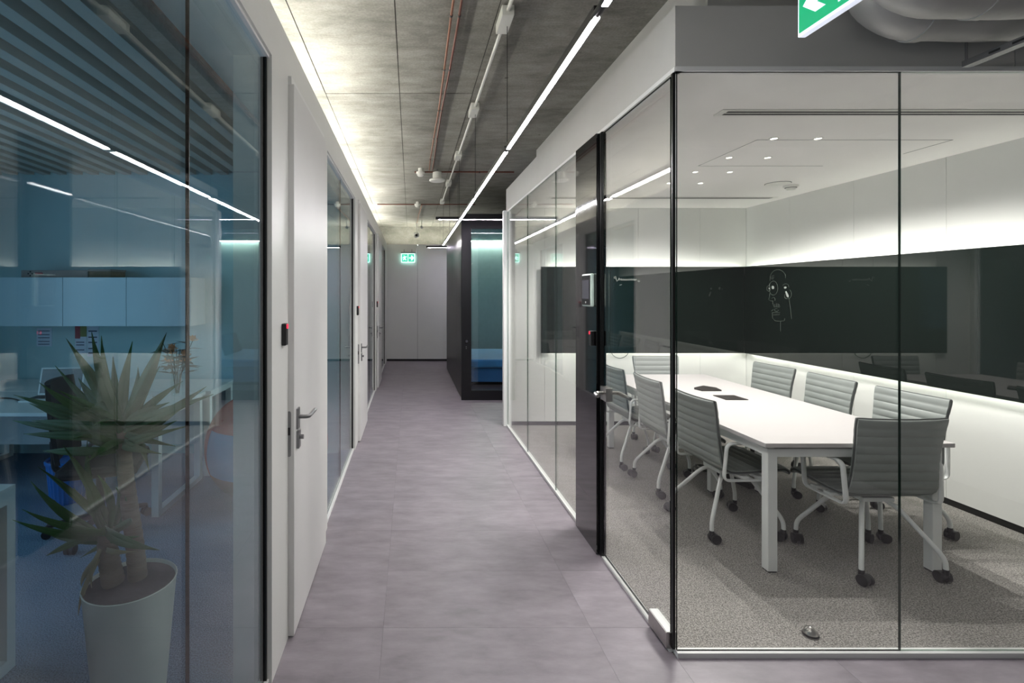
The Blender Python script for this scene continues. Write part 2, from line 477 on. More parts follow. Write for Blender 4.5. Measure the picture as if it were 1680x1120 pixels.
bays = [(-1.2, g_end[0], [-.65, .34, 1.345]), (g_end[0] + 1.36, g_end[1], [g_end[0] + 2.2]), (g_end[1] + 1.36, g_end[2], [g_end[1] + 2.2]), (g_end[2] + 1.36, g_end[3], [])]
nm = ['nearest', 'second', 'third', 'farthest']
for k, (a, b, seams) in enumerate(bays):
    wv = struct('window_%d' % (k + 1), '%s blue grey glazed bay of the left corridor wall' % nm[k])
    e = [a] + seams + [b]
    for i in range(len(e) - 1):
        gl_x(wv, GX, e[i] + (.0012 if i else .012), e[i + 1] - (.0012 if i < len(e) - 2 else .012), .02, GT - .01, 'glass_blue')
    for s in seams: bx('glass_joint', M['black_gasket'], wv, GX - .005, GX + .005, s - .0012, s + .0012, .02, GT - .01)
    bx('floor_channel', M['white_frame'], wv, GX - .02, GX + .02, a, b, 0, .018)
    bx('head_channel', M['white_frame'], wv, GX - .02, GX + .02, a, b, GT - .012, GT)
    bx('edge_gasket', M['black_gasket'], wv, GX - .012, GX + .012, b - .012, b, .018, GT - .012)
    if k: bx('edge_gasket', M['black_gasket'], wv, GX - .012, GX + .012, a, a + .012, .018, GT - .012)

def lever(parent, x, y, z, dy, dx=1, m='steel_grey'):
    """lever handle standing off a surface at x (towards dx), pointing along dy"""
    h = MB()
    h.box(min(x, x + dx * .008), max(x, x + dx * .008), y - .022, y + .022, z - .055, z + .04)
    p = rnd_path([(x, y, z), (x + dx * .055, y, z), (x + dx * .06, y + dy * .125, z + .004)], .022, 5)
    h.tube(p, .0095, 8)
    return h.build('handle', M[m], parent, smooth=True)

for k in range(3):
    y0 = g_end[k] + .27; y1 = y0 + .87
    d = struct('door_%d' % (k + 1), '%s white door of the left corridor wall with steel lever handle' % nm[k])
    DX = -.535
    bx('leaf', M['door_white'], d, DX - .045, DX, y0, y1, .008, GT - .006, bevel=.002)
    bx('head_frame', M['white_frame'], d, DX - .03, DX - .012, y0, y1, GT - .006, GT + .03)
    lever(d, DX, y0 + .065, 1.0, 1)
    e = MB().box(DX, DX + .012, y0 + .045, y0 + .085, .855, .935).cyl((DX + .012, y0 + .065, .905), (DX + .03, y0 + .065, .905), .011, 12)
    e.build('lock_cylinder', M['steel_grey'], d, smooth=True)
    pl = [(DX - .0235 + .0095 * math.cos(t), .935 + (.095 if math.sin(t) > 0 else -.095) + .0095 * math.sin(t)) for t in [i * math.pi / 8 + .001 for i in range(16)]]
    MB().prism(pl, lambda a, b, dd: (a, dd, b), y0 - .002, y0 + .001).build('lock_plate', M['steel_grey'], d, fix=True)
    bx('latch', M['dark_metal'], d, DX - .029, DX - .018, y0 - .004, y0, .93, .965)
    # card reader on the post before the door
    c = thing('card_reader', ['black card reader with red light on the post before the nearest white door',
              'black card reader on the white post before the second door', 'tiny black card reader on the white post before the farthest door'][k],
              'card reader', (WX, y0 - .10, 1.40), group='card readers along the left wall')
    bx('housing', M['black_plastic'], c, 0, .02, -.02, .02, -.048, .048, bevel=.004)
    bx('indicator_light', M['led_red'], c, .0195, .0215, -.006, .016, .026, .044)

# LED cove above the left wall
for k in range(8):
    o = thing('cove_light', '%s LED strip in the cove on top of the left wall' % ['nearest', 'second', 'third', 'fourth', 'fifth', 'sixth', 'seventh', 'farthest'][k],
              'cove light', (-.80, .15 + k * 1.45, 2.72), group='LED strips in the left cove')
    bx('housing', M['white_plastic'], o, -.03, .03, 0, 1.38, 0, .012)
    bx('diffuser', M['cove'], o, -.02, .02, .12, 1.22, .012, .016)

# ------------------------------------------------------------------ end wall of the corridor
we = MB().box(-.72, 4.4, EY + .012, EY + .10, .04, 2.70).build('wall_back', M['joint_dark'])
tag(we, 'white panelled end wall of the corridor', kind='structure')
for a, b in ((-.563, .155), (.16, .875), (.88, 2.1), (2.105, 4.3)):
    bx('wall_panel', M['white_wall'], we, a, b, EY, EY + .02, .05, 2.72)
bb = MB().box(-.563, 4.3, EY + .004, EY + .03, 0, .05).build('baseboard_back', M['black_plastic'])
tag(bb, 'black recessed baseboard under the end wall', kind='structure')
wb2 = MB().box(-1.2, 4.6, 12.32, 12.5, 0, CEIL + .01).build('wall_slab_back', M['concrete'])
tag(wb2, 'concrete wall behind the end wall cove', kind='structure')
o = thing('cove_light', 'LED strip lying on top of the corridor end wall', 'cove light', (-.56, EY + .06, 2.70))
bx('housing', M['white_plastic'], o, 0, 2.6, 0.02, .06, 0, .012)
bx('diffuser', M['end_cove'], o, .02, 2.58, .03, .05, .012, .016)

# ------------------------------------------------------------------ meeting room shell
fz0, fz1 = GT + .02, 2.83
fs = MB()
fs.box(RX, RX + .03, GY - .01, 6.10, fz0, fz1).box(RX + .03, 1.42, GY + .03, 6.10, 2.662, fz1)
fs.box(RX + .03, 2.625, GY - .01, GY + .03, fz0, fz1)
fs.box(2.629, 4.4, GY - .01, GY + .03, fz0, fz1).box(1.42, 4.4, GY + .03, GY + .24, 2.70, fz1)
fs.box(1.42, 4.4, GY + .24, 6.10, 2.70, fz1)
fas = fs.build('wall_right', M['fascia']); tag(fas, 'pale grey fascia band above the meeting room glass', kind='structure')
bk = MB().box(1.42, 4.4, 2.42, 5.72, fz1, CEIL).build('wall_bulkhead', M['fascia'])
tag(bk, 'grey bulkhead set back above the meeting room fascia', kind='structure')
hf = MB()
hf.box(RX - .004, RX + .03, GY - .012, 6.1, GT, fz0); hf.box(RX, 4.4, GY - .014, GY + .02, GT, fz0)
t = hf.build('trim_2', M['white_frame']); tag(t, 'white head rail holding the meeting room glass', kind='structure')
ps = MB()
ps.box(RX - .045, RX + .005, 6.02, 6.10, 0, fz0).box(RX + .012, RX + .045, 6.0, 6.08, 0, fz0).box(RX - .02, RX + .04, 6.04, 6.07, 0, fz0)
t = ps.build('trim_3', M['white_frame']); tag(t, 'white grooved corner post at the far end of the meeting room glass', kind='structure')

# far wall and right wall with panels and black base line
wf = MB().box(RX + .04, MX + .1, FY + .012, FY + .10, 0, 2.66).build('wall_meeting_back', M['joint_dark'])
tag(wf, 'white panelled far wall of the meeting room', kind='structure')
fx = [RX + .04, 1.60, 2.35, 2.72, 3.46, MX]
for a, b in zip(fx[:-1], fx[1:]):
    bx('wall_panel', M['white_wall'], wf, a + .0012, b - .0012, FY, FY + .02, .05, 2.62)
bx('baseboard', M['black_plastic'], wf, RX + .04, MX, FY + .006, FY + .02, 0, .05)
wr = MB().box(MX + .012, MX + .12, GY, FY + .10, 0, 2.66).build('wall_meeting_right', M['joint_dark'])
tag(wr, 'white panelled right wall of the meeting room', kind='structure')
ry = [GY, 3.0, 3.79, 4.58, 5.36, FY]
for a, b in zip(ry[:-1], ry[1:]):
    bx('wall_panel', M['white_wall'], wr, MX, MX + .02, a + .0012, b - .0012, 1.30, 2.62)
    bx('wall_panel', M['white_wall'], wr, MX, MX + .02, a + .0012, b - .0012, .05, 1.297)
bx('baseboard', M['black_plastic'], wr, MX + .006, MX + .02, GY, FY, 0, .05)
mc = MB().box(RX + .03, MX + .1, GY + .02, FY + .1, 2.60, 2.66).build('ceiling_meeting', M['white_paint'])
tag(mc, 'smooth white plaster ceiling of the meeting room', kind='structure')
# inspection hatch outline in that ceiling
ah = MB()
for (a, b, c, d) in ((2.30, 3.30, 4.05, 4.053), (2.30, 3.60, 3.36, 3.363), (2.30, 2.303, 3.36, 4.05), (3.60, 3.603, 3.36, 3.7)):
    ah.box(a, b, c, d, 2.5985, 2.601)
ah.build('hatch_outline', M['seam'], mc)

# ------------------------------------------------------------------ meeting room glazing
w5 = struct('window_5', 'clear glass side of the meeting room along the corridor')
for a, b in ((3.44, 4.01), (4.01, 4.98), (4.98, 6.02)):
    gl_x(w5, RX, a + .002, b - .002, .018, GT, rim='rim_light')
for s in (4.01, 4.98): bx('glass_joint', M['seam_clear'], w5, RX - .005, RX + .005, s - .002, s + .002, .02, GT)
bx('floor_channel', M['white_frame'], w5, RX - .012, RX + .02, 3.44, 6.04, 0, .02)
w6 = struct('window_6', 'clear glass front of the meeting room facing the camera')
for a, b in ((RX + .01, 2.135), (2.135, 3.10), (3.10, MX)):
    gl_y(w6, GY, a + .0012, b - .0012, .022, GT, rim='rim_light' if a > 1.3 else 'glass_rim')
for s in (2.135, 3.10): bx('glass_joint', M['seam_clear'], w6, s - .001, s + .001, GY - .005, GY + .006, .02, GT)
bx('floor_channel', M['white_frame'], w6, RX + .006, MX, GY - .02, GY + .016, 0, .022)

# black panel beside the glass door
bp = struct('trim_4', 'glossy black glass panel beside the meeting room door')
bx('panel', M['black_gloss'], bp, RX - .03, RX + .03, 3.055, 3.435, .004, GT)
bx('jamb', M['black_gasket'], bp, RX - .012, RX + .012, 3.02, 3.05, .004, GT)
d4 = struct('door_4', 'frameless glass meeting room door with steel lever and floor hinge')
MB().pane('x', RX - .006, RX + .006, GY + .022, 3.005, .03, GT - .01).build('glass_leaf', [M['glass'], M['glass_rim']], d4)
bx('edge_seal', M['black_gasket'], d4, RX - .006, RX + .008, 3.005, 3.017, .03, GT - .01)
bx('corner_seal', M['black_gasket'], d4, RX - .004, RX + .008, GY + .004, GY + .018, .022, GT)
bx('floor_rail', M['white_frame'], d4, RX - .012, RX + .022, GY + .02, 3.02, 0, .012)
hp = bx('floor_hinge', M['chrome'], d4, RX - .024, RX + .024, GY + .02, GY + .19, .014, .085, bevel=.002)
bx('hinge_cap', M['white_frame'], hp, RX - .02, RX + .02, GY + .022, GY + .188, .085, .087)
lk = bx('lock_case', M['chrome'], d4, RX - .02, RX + .02, 2.93, 3.02, .95, 1.03, bevel=.003)
for sx, ln in ((1, .15), (-1, .07)):
    hh = MB()
    hh.tube(rnd_path([(RX + sx * .02, 2.975, .995), (RX + sx * .07, 2.975, .995), (RX + sx * .075, 2.975 - ln, .99)], .025, 5), .011, 8)
    hh.build('handle', M['chrome'], d4, smooth=True)

ic = thing('intercom', 'white framed door tablet with grey screen on the black panel', 'intercom', (RX - .03, 3.165, 1.60))
bx('housing', M['mint'], ic, -.024, 0, -.085, .085, -.102, .102, bevel=.010)
bx('screen', M['black_plastic'], ic, -.0255, -.023, -.074, .074, -.092, .092, bevel=.001)
bx('display', M['panel_grey'], ic, -.0268, -.025, -.060, .060, -.055, .062)
MB().cyl((-.0275, 0, -.076), (-.025, 0, -.076), .006, 12).build('home_button', M['white_plastic'], ic)
c = thing('card_reader', 'black card reader with red light on the glossy black panel', 'card reader', (RX - .03, 3.10, 1.305))
bx('housing', M['black_plastic'], c, -.022, 0, -.02, .02, -.045, .045, bevel=.004)
bx('indicator_light', M['led_red'], c, -.0235, -.021, .004, .016, .024, .042)

# ------------------------------------------------------------------ dark glass bands with LED glow
BZ0, BZ1 = .873, 1.895
b1 = thing('glass_board', 'black glass writing board across the far white wall', 'board', (0, 0, 0))
bx('glass_sheet', M['board'], b1, 1.54, 3.94, FY - .07, FY - .06, BZ0, BZ1)
bx('backing', M['white_paint'], b1, 1.62, 3.93, FY - .06, FY - .002, BZ0 + .022, BZ1 - .022)
bx('led_strip', M['band_led'], b1, 1.62, 3.93, FY - .058, FY - .044, BZ1 - .022, BZ1 - .018)
bx('led_strip', M['band_led'], b1, 1.62, 3.93, FY - .058, FY - .044, BZ0 + .018, BZ0 + .022)
b2 = thing('glass_board', 'long black mirror glass band along the right white wall', 'board', (0, 0, 0))
bx('glass_sheet', M['board'], b2, MX - .07, MX - .06, GY + .03, FY - .071, BZ0, BZ1)
bx('backing', M['white_paint'], b2, MX - .06, MX - .002, GY + .05, FY - .10, BZ0 + .022, BZ1 - .022)
bx('led_strip', M['band_led'], b2, MX - .058, MX - .044, GY + .06, FY - .10, BZ1 - .022, BZ1 - .018)
bx('led_strip', M['band_led'], b2, MX - .058, MX - .044, GY + .06, FY - .10, BZ0 + .018, BZ0 + .022)

def strokes(board, name, lines, fn, r, m):
    mb = MB()
    for ln in lines: mb.tube([fn(*p) for p in ln], r, 4)
    return mb.build(name, M[m], board)
def arc(cx, cy, rx, ry, a0, a1, n=14):
    return [(cx + rx * math.cos(math.radians(a0 + (a1 - a0) * i / n)), cy + ry * math.sin(math.radians(a0 + (a1 - a0) * i / n))) for i in range(n + 1)]
def crop(pts): return [(1230 + x / 8.62, 430 + y / 8.62) for x, y in pts]
face = [arc(400, 215, 108, 110, 195, 350), [(290, 190), (286, 262)], [(505, 170), (506, 225)],
        [(300, 205), (345, 185)], [(300, 225), (345, 210)], [(305, 240), (340, 232)],
        arc(335, 365, 62, 100, 0, 360, 22), arc(268, 370, 26, 40, 0, 360, 14), [(275, 330), (280, 300)],
        [(285, 440), (278, 490), (268, 530), (295, 545), (330, 548)], arc(335, 525, 24, 28, 200, 400),
        [(330, 548), (325, 580), (345, 630), (425, 632), (415, 595)], [(350, 590), (358, 625)], [(375, 580), (380, 625)], [(398, 582), (402, 625)],
        [(335, 665), (308, 690)], arc(378, 675, 28, 20, 0, 300), [(318, 712), (428, 714)], [(318, 712), (322, 790), (360, 828), (430, 834), (490, 826), (497, 792)],
        [(330, 745), (425, 740)], [(436, 836), (436, 975)], [(556, 510), (575, 650), (590, 800)],
        arc(510, 340, 42, 36, 200, 380), arc(545, 450, 45, 66, -60, 90), arc(520, 480, 28, 36, 60, 300)]
strokes(b2, 'chalk_drawing', [crop(l) for l in face], lambda x, y: on_x(x, y, MX - .0703), .0010, 'chalk')
def blob(pts): return crop(pts)
for pts in ([(310, 340), (325, 332), (345, 345), (345, 372), (325, 382), (310, 365)], [(484, 350), (505, 343), (524, 355), (512, 372), (488, 372)],
            [(500, 415), (520, 408), (552, 470), (548, 500), (525, 488)], [(268, 362), (282, 362), (284, 380), (270, 382)]):
    MB().prism(blob(pts), lambda a, b, d: on_x(a, b, d), MX - .0715, MX - .0700).build('chalk_fill', M['chalk_bright'], b2, fix=True)
def crop1(pts): return [(985 + x / 12, 435 + y / 12) for x, y in pts]
wr_l = [[(265, 235), (300, 220), (310, 270), (325, 315), (350, 290), (372, 250)],
        [(372, 250), (375, 295), (400, 275), (410, 260), (412, 300), (435, 285), (445, 265), (447, 300), (470, 285), (485, 270), (487, 300), (510, 290), (525, 270), (527, 300), (550, 285), (565, 265), (566, 298), (590, 285)],
        [(590, 285), (610, 265), (625, 275), (615, 300), (640, 285), (660, 268), (675, 280), (655, 300), (690, 295), (710, 270)],
        [(745, 285), (748, 292)], [(735, 305), (752, 325), (775, 308)], [(265, 250), (290, 255)], [(375, 395), (420, 380)]]
strokes(b1, 'chalk_handwriting', [crop1(l) for l in wr_l], lambda x, y: on_y(x, y, FY - .0703), .0038, 'chalk_bright')
def wall_cable(lbl, pts):
    o = MB().tube([Vector(p) for p in pts], .004, 6).build('wall_cable', M['cable'], smooth=True); tag(o, lbl, 'cable')
wall_cable('thin black cable loop hanging below the far black board', rnd_path([on_y(1003, 577, FY - .02), on_y(1005, 583, FY - .02), on_y(1017, 589, FY - .02), on_y(1029, 583, FY - .02), on_y(1031, 577, FY - .02)], .05, 4))

# ------------------------------------------------------------------ meeting room ceiling fittings
dl0 = None
rows = [3.33, 3.80, 4.25, 4.68]
lab_r = ['nearest', 'second', 'third', 'farthest']
for i, y in enumerate(rows):
    for j, x in enumerate((2.39, 2.68)):
        lb = '%s recessed downlight of the %s row over the meeting table' % (lab_r[i], ('left', 'right')[j])
        if dl0 is None:
            d = thing('downlight', lb, 'downlight', (x, y, 2.60), group='recessed downlights over the meeting table')
            MB().lathe([(.021, 0), (.021, -.004), (.031, -.003), (.031, 0)], n=20).build('trim_ring', M['white_plastic'], d, smooth=True)
            MB().lathe([(.021, -.0012), (.0, -.0010)], n=20).build('lens', M['spot_lens'], d)
            dl0 = d
        else:
            d = copy_tree(dl0); d.location = (x, y, 2.60); d['label'] = lb
        l = bpy.data.lights.new('downlight_lamp', 'SPOT'); l.energy = SPOT_W; l.color = (1, .975, .94)
        l.spot_size = math.radians(156); l.spot_blend = .35; l.shadow_soft_size = .012
        lo = bpy.data.objects.new('downlight_lamp', l); COL.objects.link(lo); lo.location = (x, y, 2.59)
sp = thing('ceiling_speaker', 'flat round white speaker in the meeting room ceiling', 'speaker', (3.86 - .45, 4.70, 2.60))
MB().lathe([(.10, 0), (.10, -.004), (.09, -.006), (0, -.006)], n=28).build('grille', M['white_plastic'], sp, smooth=True)
MB().lathe([(.104, 0), (.104, -.003), (.1, -.003), (.1, 0)], n=28).build('rim', M['seam'], sp)
sd = thing('smoke_detector', 'white domed detector under the meeting room ceiling by the right wall', 'smoke detector', (3.59, 4.78, 2.60))
MB().lathe([(.062, 0), (.062, -.018), (.055, -.022)], n=24).build('base', M['white_plastic'], sd, smooth=True)
MB().lathe([(.042, -.022), (.042, -.034), (.030, -.048), (0, -.05)], n=24).build('sensor_head', M['white_plastic'], sd, smooth=True)
MB().lathe([(.048, -.0225), (.048, -.026), (.042, -.026)], n=24).build('vent_ring', M['slot'], sd)
for nmx, yy, x0, x1 in (('near', 2.85, 1.77, 3.84), ('far', 5.39, 1.5, 3.84)):
    o = thing('slot_diffuser', 'long twin-slot air diffuser at the %s end of the meeting room ceiling' % nmx, 'air diffuser', (0, yy, 2.60))
    bx('frame', M['white_plastic'], o, x0 - .04, x1 + .04, -.045, .045, -.006, 0)
    for s in (-.018, .018): bx('slot', M['slot'], o, x0, x1, s - .011, s + .011, -.0068, -.004)

# ------------------------------------------------------------------ corridor ceiling fittings
LX, LZ = .56, 2.41
lm = thing('linear_pendant', 'long continuous white linear pendant light over the corridor', 'pendant light', (LX, 0, LZ))
js = [.04 + 1.45 * k for k in range(7)]
for k in range(6):
    a, b = js[k] + .03, js[k + 1] - .03
    bx('housing', M['dark_metal'], lm, -.010, .010, a, b, .003, .035)
    bx('diffuser', M['lum'], lm, -.0085, .0085, a, b, -.003, .003)
for k in range(1, 7):
    MB().cyl((0, js[k] - .05, .010), (0, js[k] + .05, .010), .013, 12).build('connector', M['dark_metal'], lm, smooth=True)
    MB().cyl((0, js[k], .03), (0, js[k], .72), .0022, 6).build('suspension_cable', M['black_plastic'], lm)
for (lbl, y, x1) in (('dark cross pendant light in front of the black pod', 6.75, 2.9), ('short dark pendant light bar beside the exit sign', 10.9, 2.2)):
    o = thing('cross_pendant', lbl, 'pendant light', (.33, y, 2.56))
    bx('housing', M['dark_metal'], o, 0, x1 - .33, -.018, .018, .004, .04, bevel=.002)
    bx('diffuser', M['cross'], o, .04, x1 - .36, -.009, .009, .001, .006)
    for q in (.3, x1 - .7): MB().cyl((q, 0, .04), (q, 0, CEIL - 2.56), .0018, 6).build('suspension_cable', M['black_plastic'], o)

cd = thing('conduit', 'white surface conduit with junction boxes under the concrete slab', 'conduit', (LX - .015, 0, 3.165))
MB().cyl((0, -.5, 0), (0, 8.75, 0), .011, 8).build('pipe', M['white_plastic'], cd, smooth=True)
for k, y in enumerate([js[i] for i in range(1, 7)]):
    bx('junction_box', M['white_plastic'], cd, -.035, .035, y - .11, y + .10, -.03, .03, bevel=.004)
def run(name, lbl, cat, pts, r, m, clips=None):
    t = thing(name, lbl, cat)
    MB().tube(pts, r, 8).build('pipe', M[m], t, smooth=True)
    for c in clips or []:
        MB().cyl((c[0], c[1] - .008, c[2]), (c[0], c[1] + .008, c[2]), r * 1.3, 8).build('clip', M['dark_metal'], t)
    return t
yq = [-.5, 1.4, 2.2, 2.9, 3.6, 4.4, 5.2, 6.0, 6.55]
for s, mm, lb in ((-.018, 'copper', 'copper conduit running along the slab, left one of the twin pair'), (.018, 'red_pipe', 'red brown conduit running along the slab, right one of the twin pair')):
    run('copper_conduit', lb, 'conduit', [(.255 + s + .006 * math.sin(y * 2.1 + s * 60), y, 3.172) for y in yq], .0075, mm, [(.255 + s + .006 * math.sin(y * 2.1 + s * 60), y, 3.172) for y in yq[1:-1]])
run('copper_conduit', 'red cross conduit under the slab beside the white sounder', 'conduit', [(.05, 6.62, 3.165), (.6, 6.62, 3.168), (1.35, 6.62, 3.165)], .010, 'red_pipe', [(.9, 6.62, 3.165)])
run('copper_conduit', 'far red cross conduit under the slab above the dome camera', 'conduit', [(-.6, 9.05, 3.17), (.1, 9.05, 3.17), (1.15, 9.05, 3.17)], .010, 'red_pipe')
run('copper_conduit', 'short copper conduit leading to the dome camera', 'conduit', [(.20, 9.1, 3.17), (.16, 10.2, 3.17), (.14, 11.4, 3.16)], .009, 'copper')

def detector(lbl, loc):
    d = thing('smoke_detector', lbl, 'smoke detector', loc)
    MB().lathe([(.055, 0), (.055, -.022), (.050, -.028)], n=20).build('base', M['white_plastic'], d, smooth=True)
    MB().lathe([(.045, -.028), (.043, -.045), (.028, -.058), (0, -.06)], n=20).build('sensor_head', M['white_plastic'], d, smooth=True)
    MB().cyl((0, 0, 0), (0, 0, CEIL - loc[2]), .03, 10).build('mount', M['white_plastic'], d)
detector('white smoke detector on the slab left of the white sounder', (.125, 6.55, 3.15))
detector('far white smoke detector on the slab beside the red conduit', (.12, 8.95, 3.16))
so = thing('alarm_sounder', 'white cylindrical ceiling sounder with a wide round base plate', 'alarm', (.345, 6.60, 3.04))
MB().lathe([(0, 0), (.095, .0), (.105, .014), (.10, .026), (.060, .034)], n=26).build('flange', M['white_plastic'], so, smooth=True)
MB().lathe([(.058, .03), (.062, .075), (.058, .118), (.02, .122)], n=26).build('body', M['white_plastic'], so, smooth=True)
MB().cyl((0, 0, .12), (0, 0, CEIL - 3.04), .008, 8).build('stem', M['steel_grey'], so)
dc = thing('dome_camera', 'white dome camera with black lens hanging below the slab', 'camera', (.125, 11.45, 2.90))
MB().lathe([(0, -.07), (.045, -.055), (.068, -.015), (.068, .03), (.045, .05), (.03, .06)], n=20).build('body', M['white_plastic'], dc, smooth=True)
MB().lathe([(0, -.012), (.026, -.008), (.032, .0)], (0, -.062, -.01), 14, axis='y').build('lens', M['black_plastic'], dc, smooth=True)
MB().cyl((0, 0, .05), (0, 0, CEIL - 2.90), .014, 8).build('stem', M['white_plastic'], dc)
st = thing('spotlight', 'small white and grey spotlight fixed above the dome camera', 'spotlight', (.24, 11.2, 3.05))
MB().cyl((0, -.05, -.02), (0, .05, 0), .032, 14).build('head', M['steel_grey'], st, smooth=True)
MB().cyl((0, 0, 0), (0, 0, CEIL - 3.05), .012, 8).build('stem', M['white_plastic'], st)

# ------------------------------------------------------------------ signs
MAN = [[(.30, .80), (.36, .86), (.42, .80), (.36, .74)], [(.36, .72), (.55, .66), (.60, .50), (.48, .40), (.36, .52)], [(.36, .52), (.48, .40), (.40, .28), (.22, .18), (.18, .26), (.32, .36)],
       [(.48, .42), (.58, .40), (.70, .24), (.64, .16), (.52, .30), (.44, .36)], [(.38, .70), (.20, .60), (.14, .44), (.20, .42), (.26, .54), (.42, .60)], [(.54, .66), (.74, .60), (.78, .66), (.60, .74)]]
ex = thing('exit_sign', 'small lit green exit sign with right arrow on the corridor end wall', 'exit sign', (-.065, EY - .05, 2.40))
sw, sh = .155, .10
bx('housing', M['steel_grey'], ex, -sw - .01, sw + .02, -.03, .05, sh + .01, sh + .035)
bx('light_panel', M['exit_white'], ex, -sw, sw, -.012, .012, -sh, sh)
bx('field', M['exit_green'], ex, -sw + .01, -.006, -.016, -.012, -sh + .01, sh - .01)
bx('field', M['exit_green'], ex, .006, sw - .01, -.016, -.012, -sh + .01, sh - .01)
man = MB()
for p in MAN: man.prism([(-.145 + a * .15, -.085 + b * .17) for a, b in p], lambda a, b, d: (a, d, b), -.019, -.016)
man.build('running_figure', M['exit_white'], ex, fix=True)
MB().prism([(.03, .012), (.08, .012), (.07, .055), (.095, .055), (.135, 0), (.095, -.055), (.07, -.055), (.08, -.012), (.03, -.012)], lambda a, b, d: (a, d, b), -.019, -.016).build('arrow', M['exit_white'], ex, fix=True)
for q in (-.09, .09): bx('bracket', M['steel_grey'], ex, q - .006, q + .006, .0, .05, sh + .035, sh + .10)

bs = thing('exit_sign', 'large green exit sign with white arrow hanging near the glass front', 'exit sign', (1.25, 1.452, 2.397))
SL, SHh = .167, .171
bx('panel', M['sign_white'], bs, -.012, .012, -SL, SL, 0, SHh, bevel=.0025)
bx('field', M['green'], bs, -.0140, -.012, -SL + .008, SL - .008, .010, SHh - .010)
K = .833
fn = lambda a, b, d: (d, a * K, b * K)
ar = [(.170, .103), (.112, .052), (.066, .052), (.105, .087), (.03, .087), (.03, .119), (.105, .119), (.066, .154), (.112, .154)]
MB().prism(ar, fn, -.0155, -.0140).build('arrow', M['sign_white'], bs, fix=True)
man = MB()
for p in MAN: man.prism([(-.02 - a * .17, .015 + b * .17) for a, b in p], fn, -.0155, -.0140)
man.prism([(.012, .03), (.004, .03), (.004, .175), (-.07, .175), (-.07, .167), (.012, .167)], fn, -.0155, -.0140)
man.build('running_figure', M['sign_white'], bs, fix=True)
for q in (-.12, .12): MB().cyl((0, q, SHh), (0, q, CEIL - 2.40), .0025, 6).build('suspension_cable', M['steel_grey'], bs)

# ------------------------------------------------------------------ ducts
def duct(lbl, y, zc, r, x0):
    t = thing('air_duct', lbl, 'duct')
    path = rnd_path([(x0 + r, y, CEIL - .012), (x0 + r, y, zc), (4.3, y, zc)], .22, 10)
    pts = []
    for i in range(len(path) - 1):
        a, b = path[i], path[i + 1]; n = max(1, int((b - a).length / .05))
        pts += [a.lerp(b, k / n) for k in range(n)]
    pts.append(path[-1])
    rs = [r * (1 + .025 * math.sin(i * .9) * math.sin(i * .23)) for i in range(len(pts))]
    MB().tube(pts, rs, 24).build('sleeve', M['foil'], t, smooth=True)
    for q in (2.05, 2.9): MB().cyl((q - .02, y, zc), (q + .02, y, zc), r * 1.04, 24).build('tape_band', M['foil'], t, smooth=True)
duct('silver wrapped air duct under the slab, lower one nearer the glass front', 2.04, 2.705, .10, 1.76)
duct('silver wrapped air duct under the slab, upper one nearer the camera', 1.81, 2.672, .10, 1.70 - .10)
su = thing('strut_bracket', 'galvanised slotted strut hanging under the silver ducts', 'bracket', (2.35, 0, 0))
bx('channel', M['steel_grey'], su, -.02, .02, 1.70, 2.14, 2.535, 2.560)
for y in (1.78, 1.86, 1.94, 2.02): bx('slot', M['slot'], su, -.0205, -.0195, y - .02, y + .02, 2.543, 2.552)
for y in (1.702, 2.146): MB().cyl((0, y if y < 2 else y - .006, 2.545), (0, y if y < 2 else y - .006, CEIL - .004), .005, 8).build('threaded_rod', M['steel_grey'], su)

# ------------------------------------------------------------------ black pod
PX, PY0, PY1 = .75, 7.49, 10.57
pd = thing('meeting_pod', 'black framed meeting pod with tall window at the corridor end', 'pod', (PX, PY0, 0))
px1 = 2.7
yl = [0, .78, 1.55, 2.32, PY1 - PY0]
for a, b in zip(yl[:-1], yl[1:]): bx('side_panel', M['pod_side'], pd, 0, .05, a + .002, b - .002, .03, 2.74)
bx('base', M['pod'], pd, 0.01, px1, .01, PY1 - PY0, .0, .10)
bx('roof', M['pod'], pd, 0, px1, 0, PY1 - PY0, 2.68, 2.755)
bx('rear_wall', M['pod_in'], pd, .05, px1, PY1 - PY0 - .06, PY1 - PY0 - .002, .10, 2.68)
bx('right_wall', M['pod_in'], pd, px1 - .06, px1, .06, PY1 - PY0 - .06, .10, 2.68)
bx('inner_lining', M['pod_in'], pd, .05, .06, .06, PY1 - PY0 - .06, .10, 2.68)
fr = MB().box(0, .145, -.01, .06, .0, 2.755).box(.145, px1, -.01, .06, .0, .145).box(.145, px1, -.01, .06, 2.535, 2.755).box(px1 - .12, px1, -.01, .06, .145, 2.535)
fr.build('front_frame', M['pod'], pd)
MB().pane('y', .145, px1 - .12, .02, .03, .145, 2.535).build('glass_pane', [M['glass'], M['glass_rim']], pd)
bx('light_strip', M['pod_led'], pd, .10, px1 - .1, PY1 - PY0 - .11, PY1 - PY0 - .07, 2.655, 2.672)
bx('ceiling_lining', M['pod_in'], pd, .06, px1 - .06, .06, PY1 - PY0 - .12, 2.665, 2.68)
cp = bx('control_panel', M['black_gloss'], pd, .05, .10, -.016, -.01, .84, .90)
bx('display', M['panel_grey'], cp, .058, .092, -.018, -.016, .853, .89)
for z in (.79, .765): MB().cyl((.07, -.013, z), (.07, -.0095, z), .008, 10).build('button', M['steel_grey'], pd)
bn = thing('bench', 'blue velvet bench inside the black pod', 'bench', (PX, PY0, .10))
bx('seat_cushion', M['blue_fabric'], bn, .08, 1.75, .62, 2.2, .28, .42, bevel=.03)
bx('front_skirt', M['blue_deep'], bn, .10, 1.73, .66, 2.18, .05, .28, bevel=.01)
bx('plinth', M['dark_fabric'], bn, .14, 1.69, .72, 2.1, 0, .05)
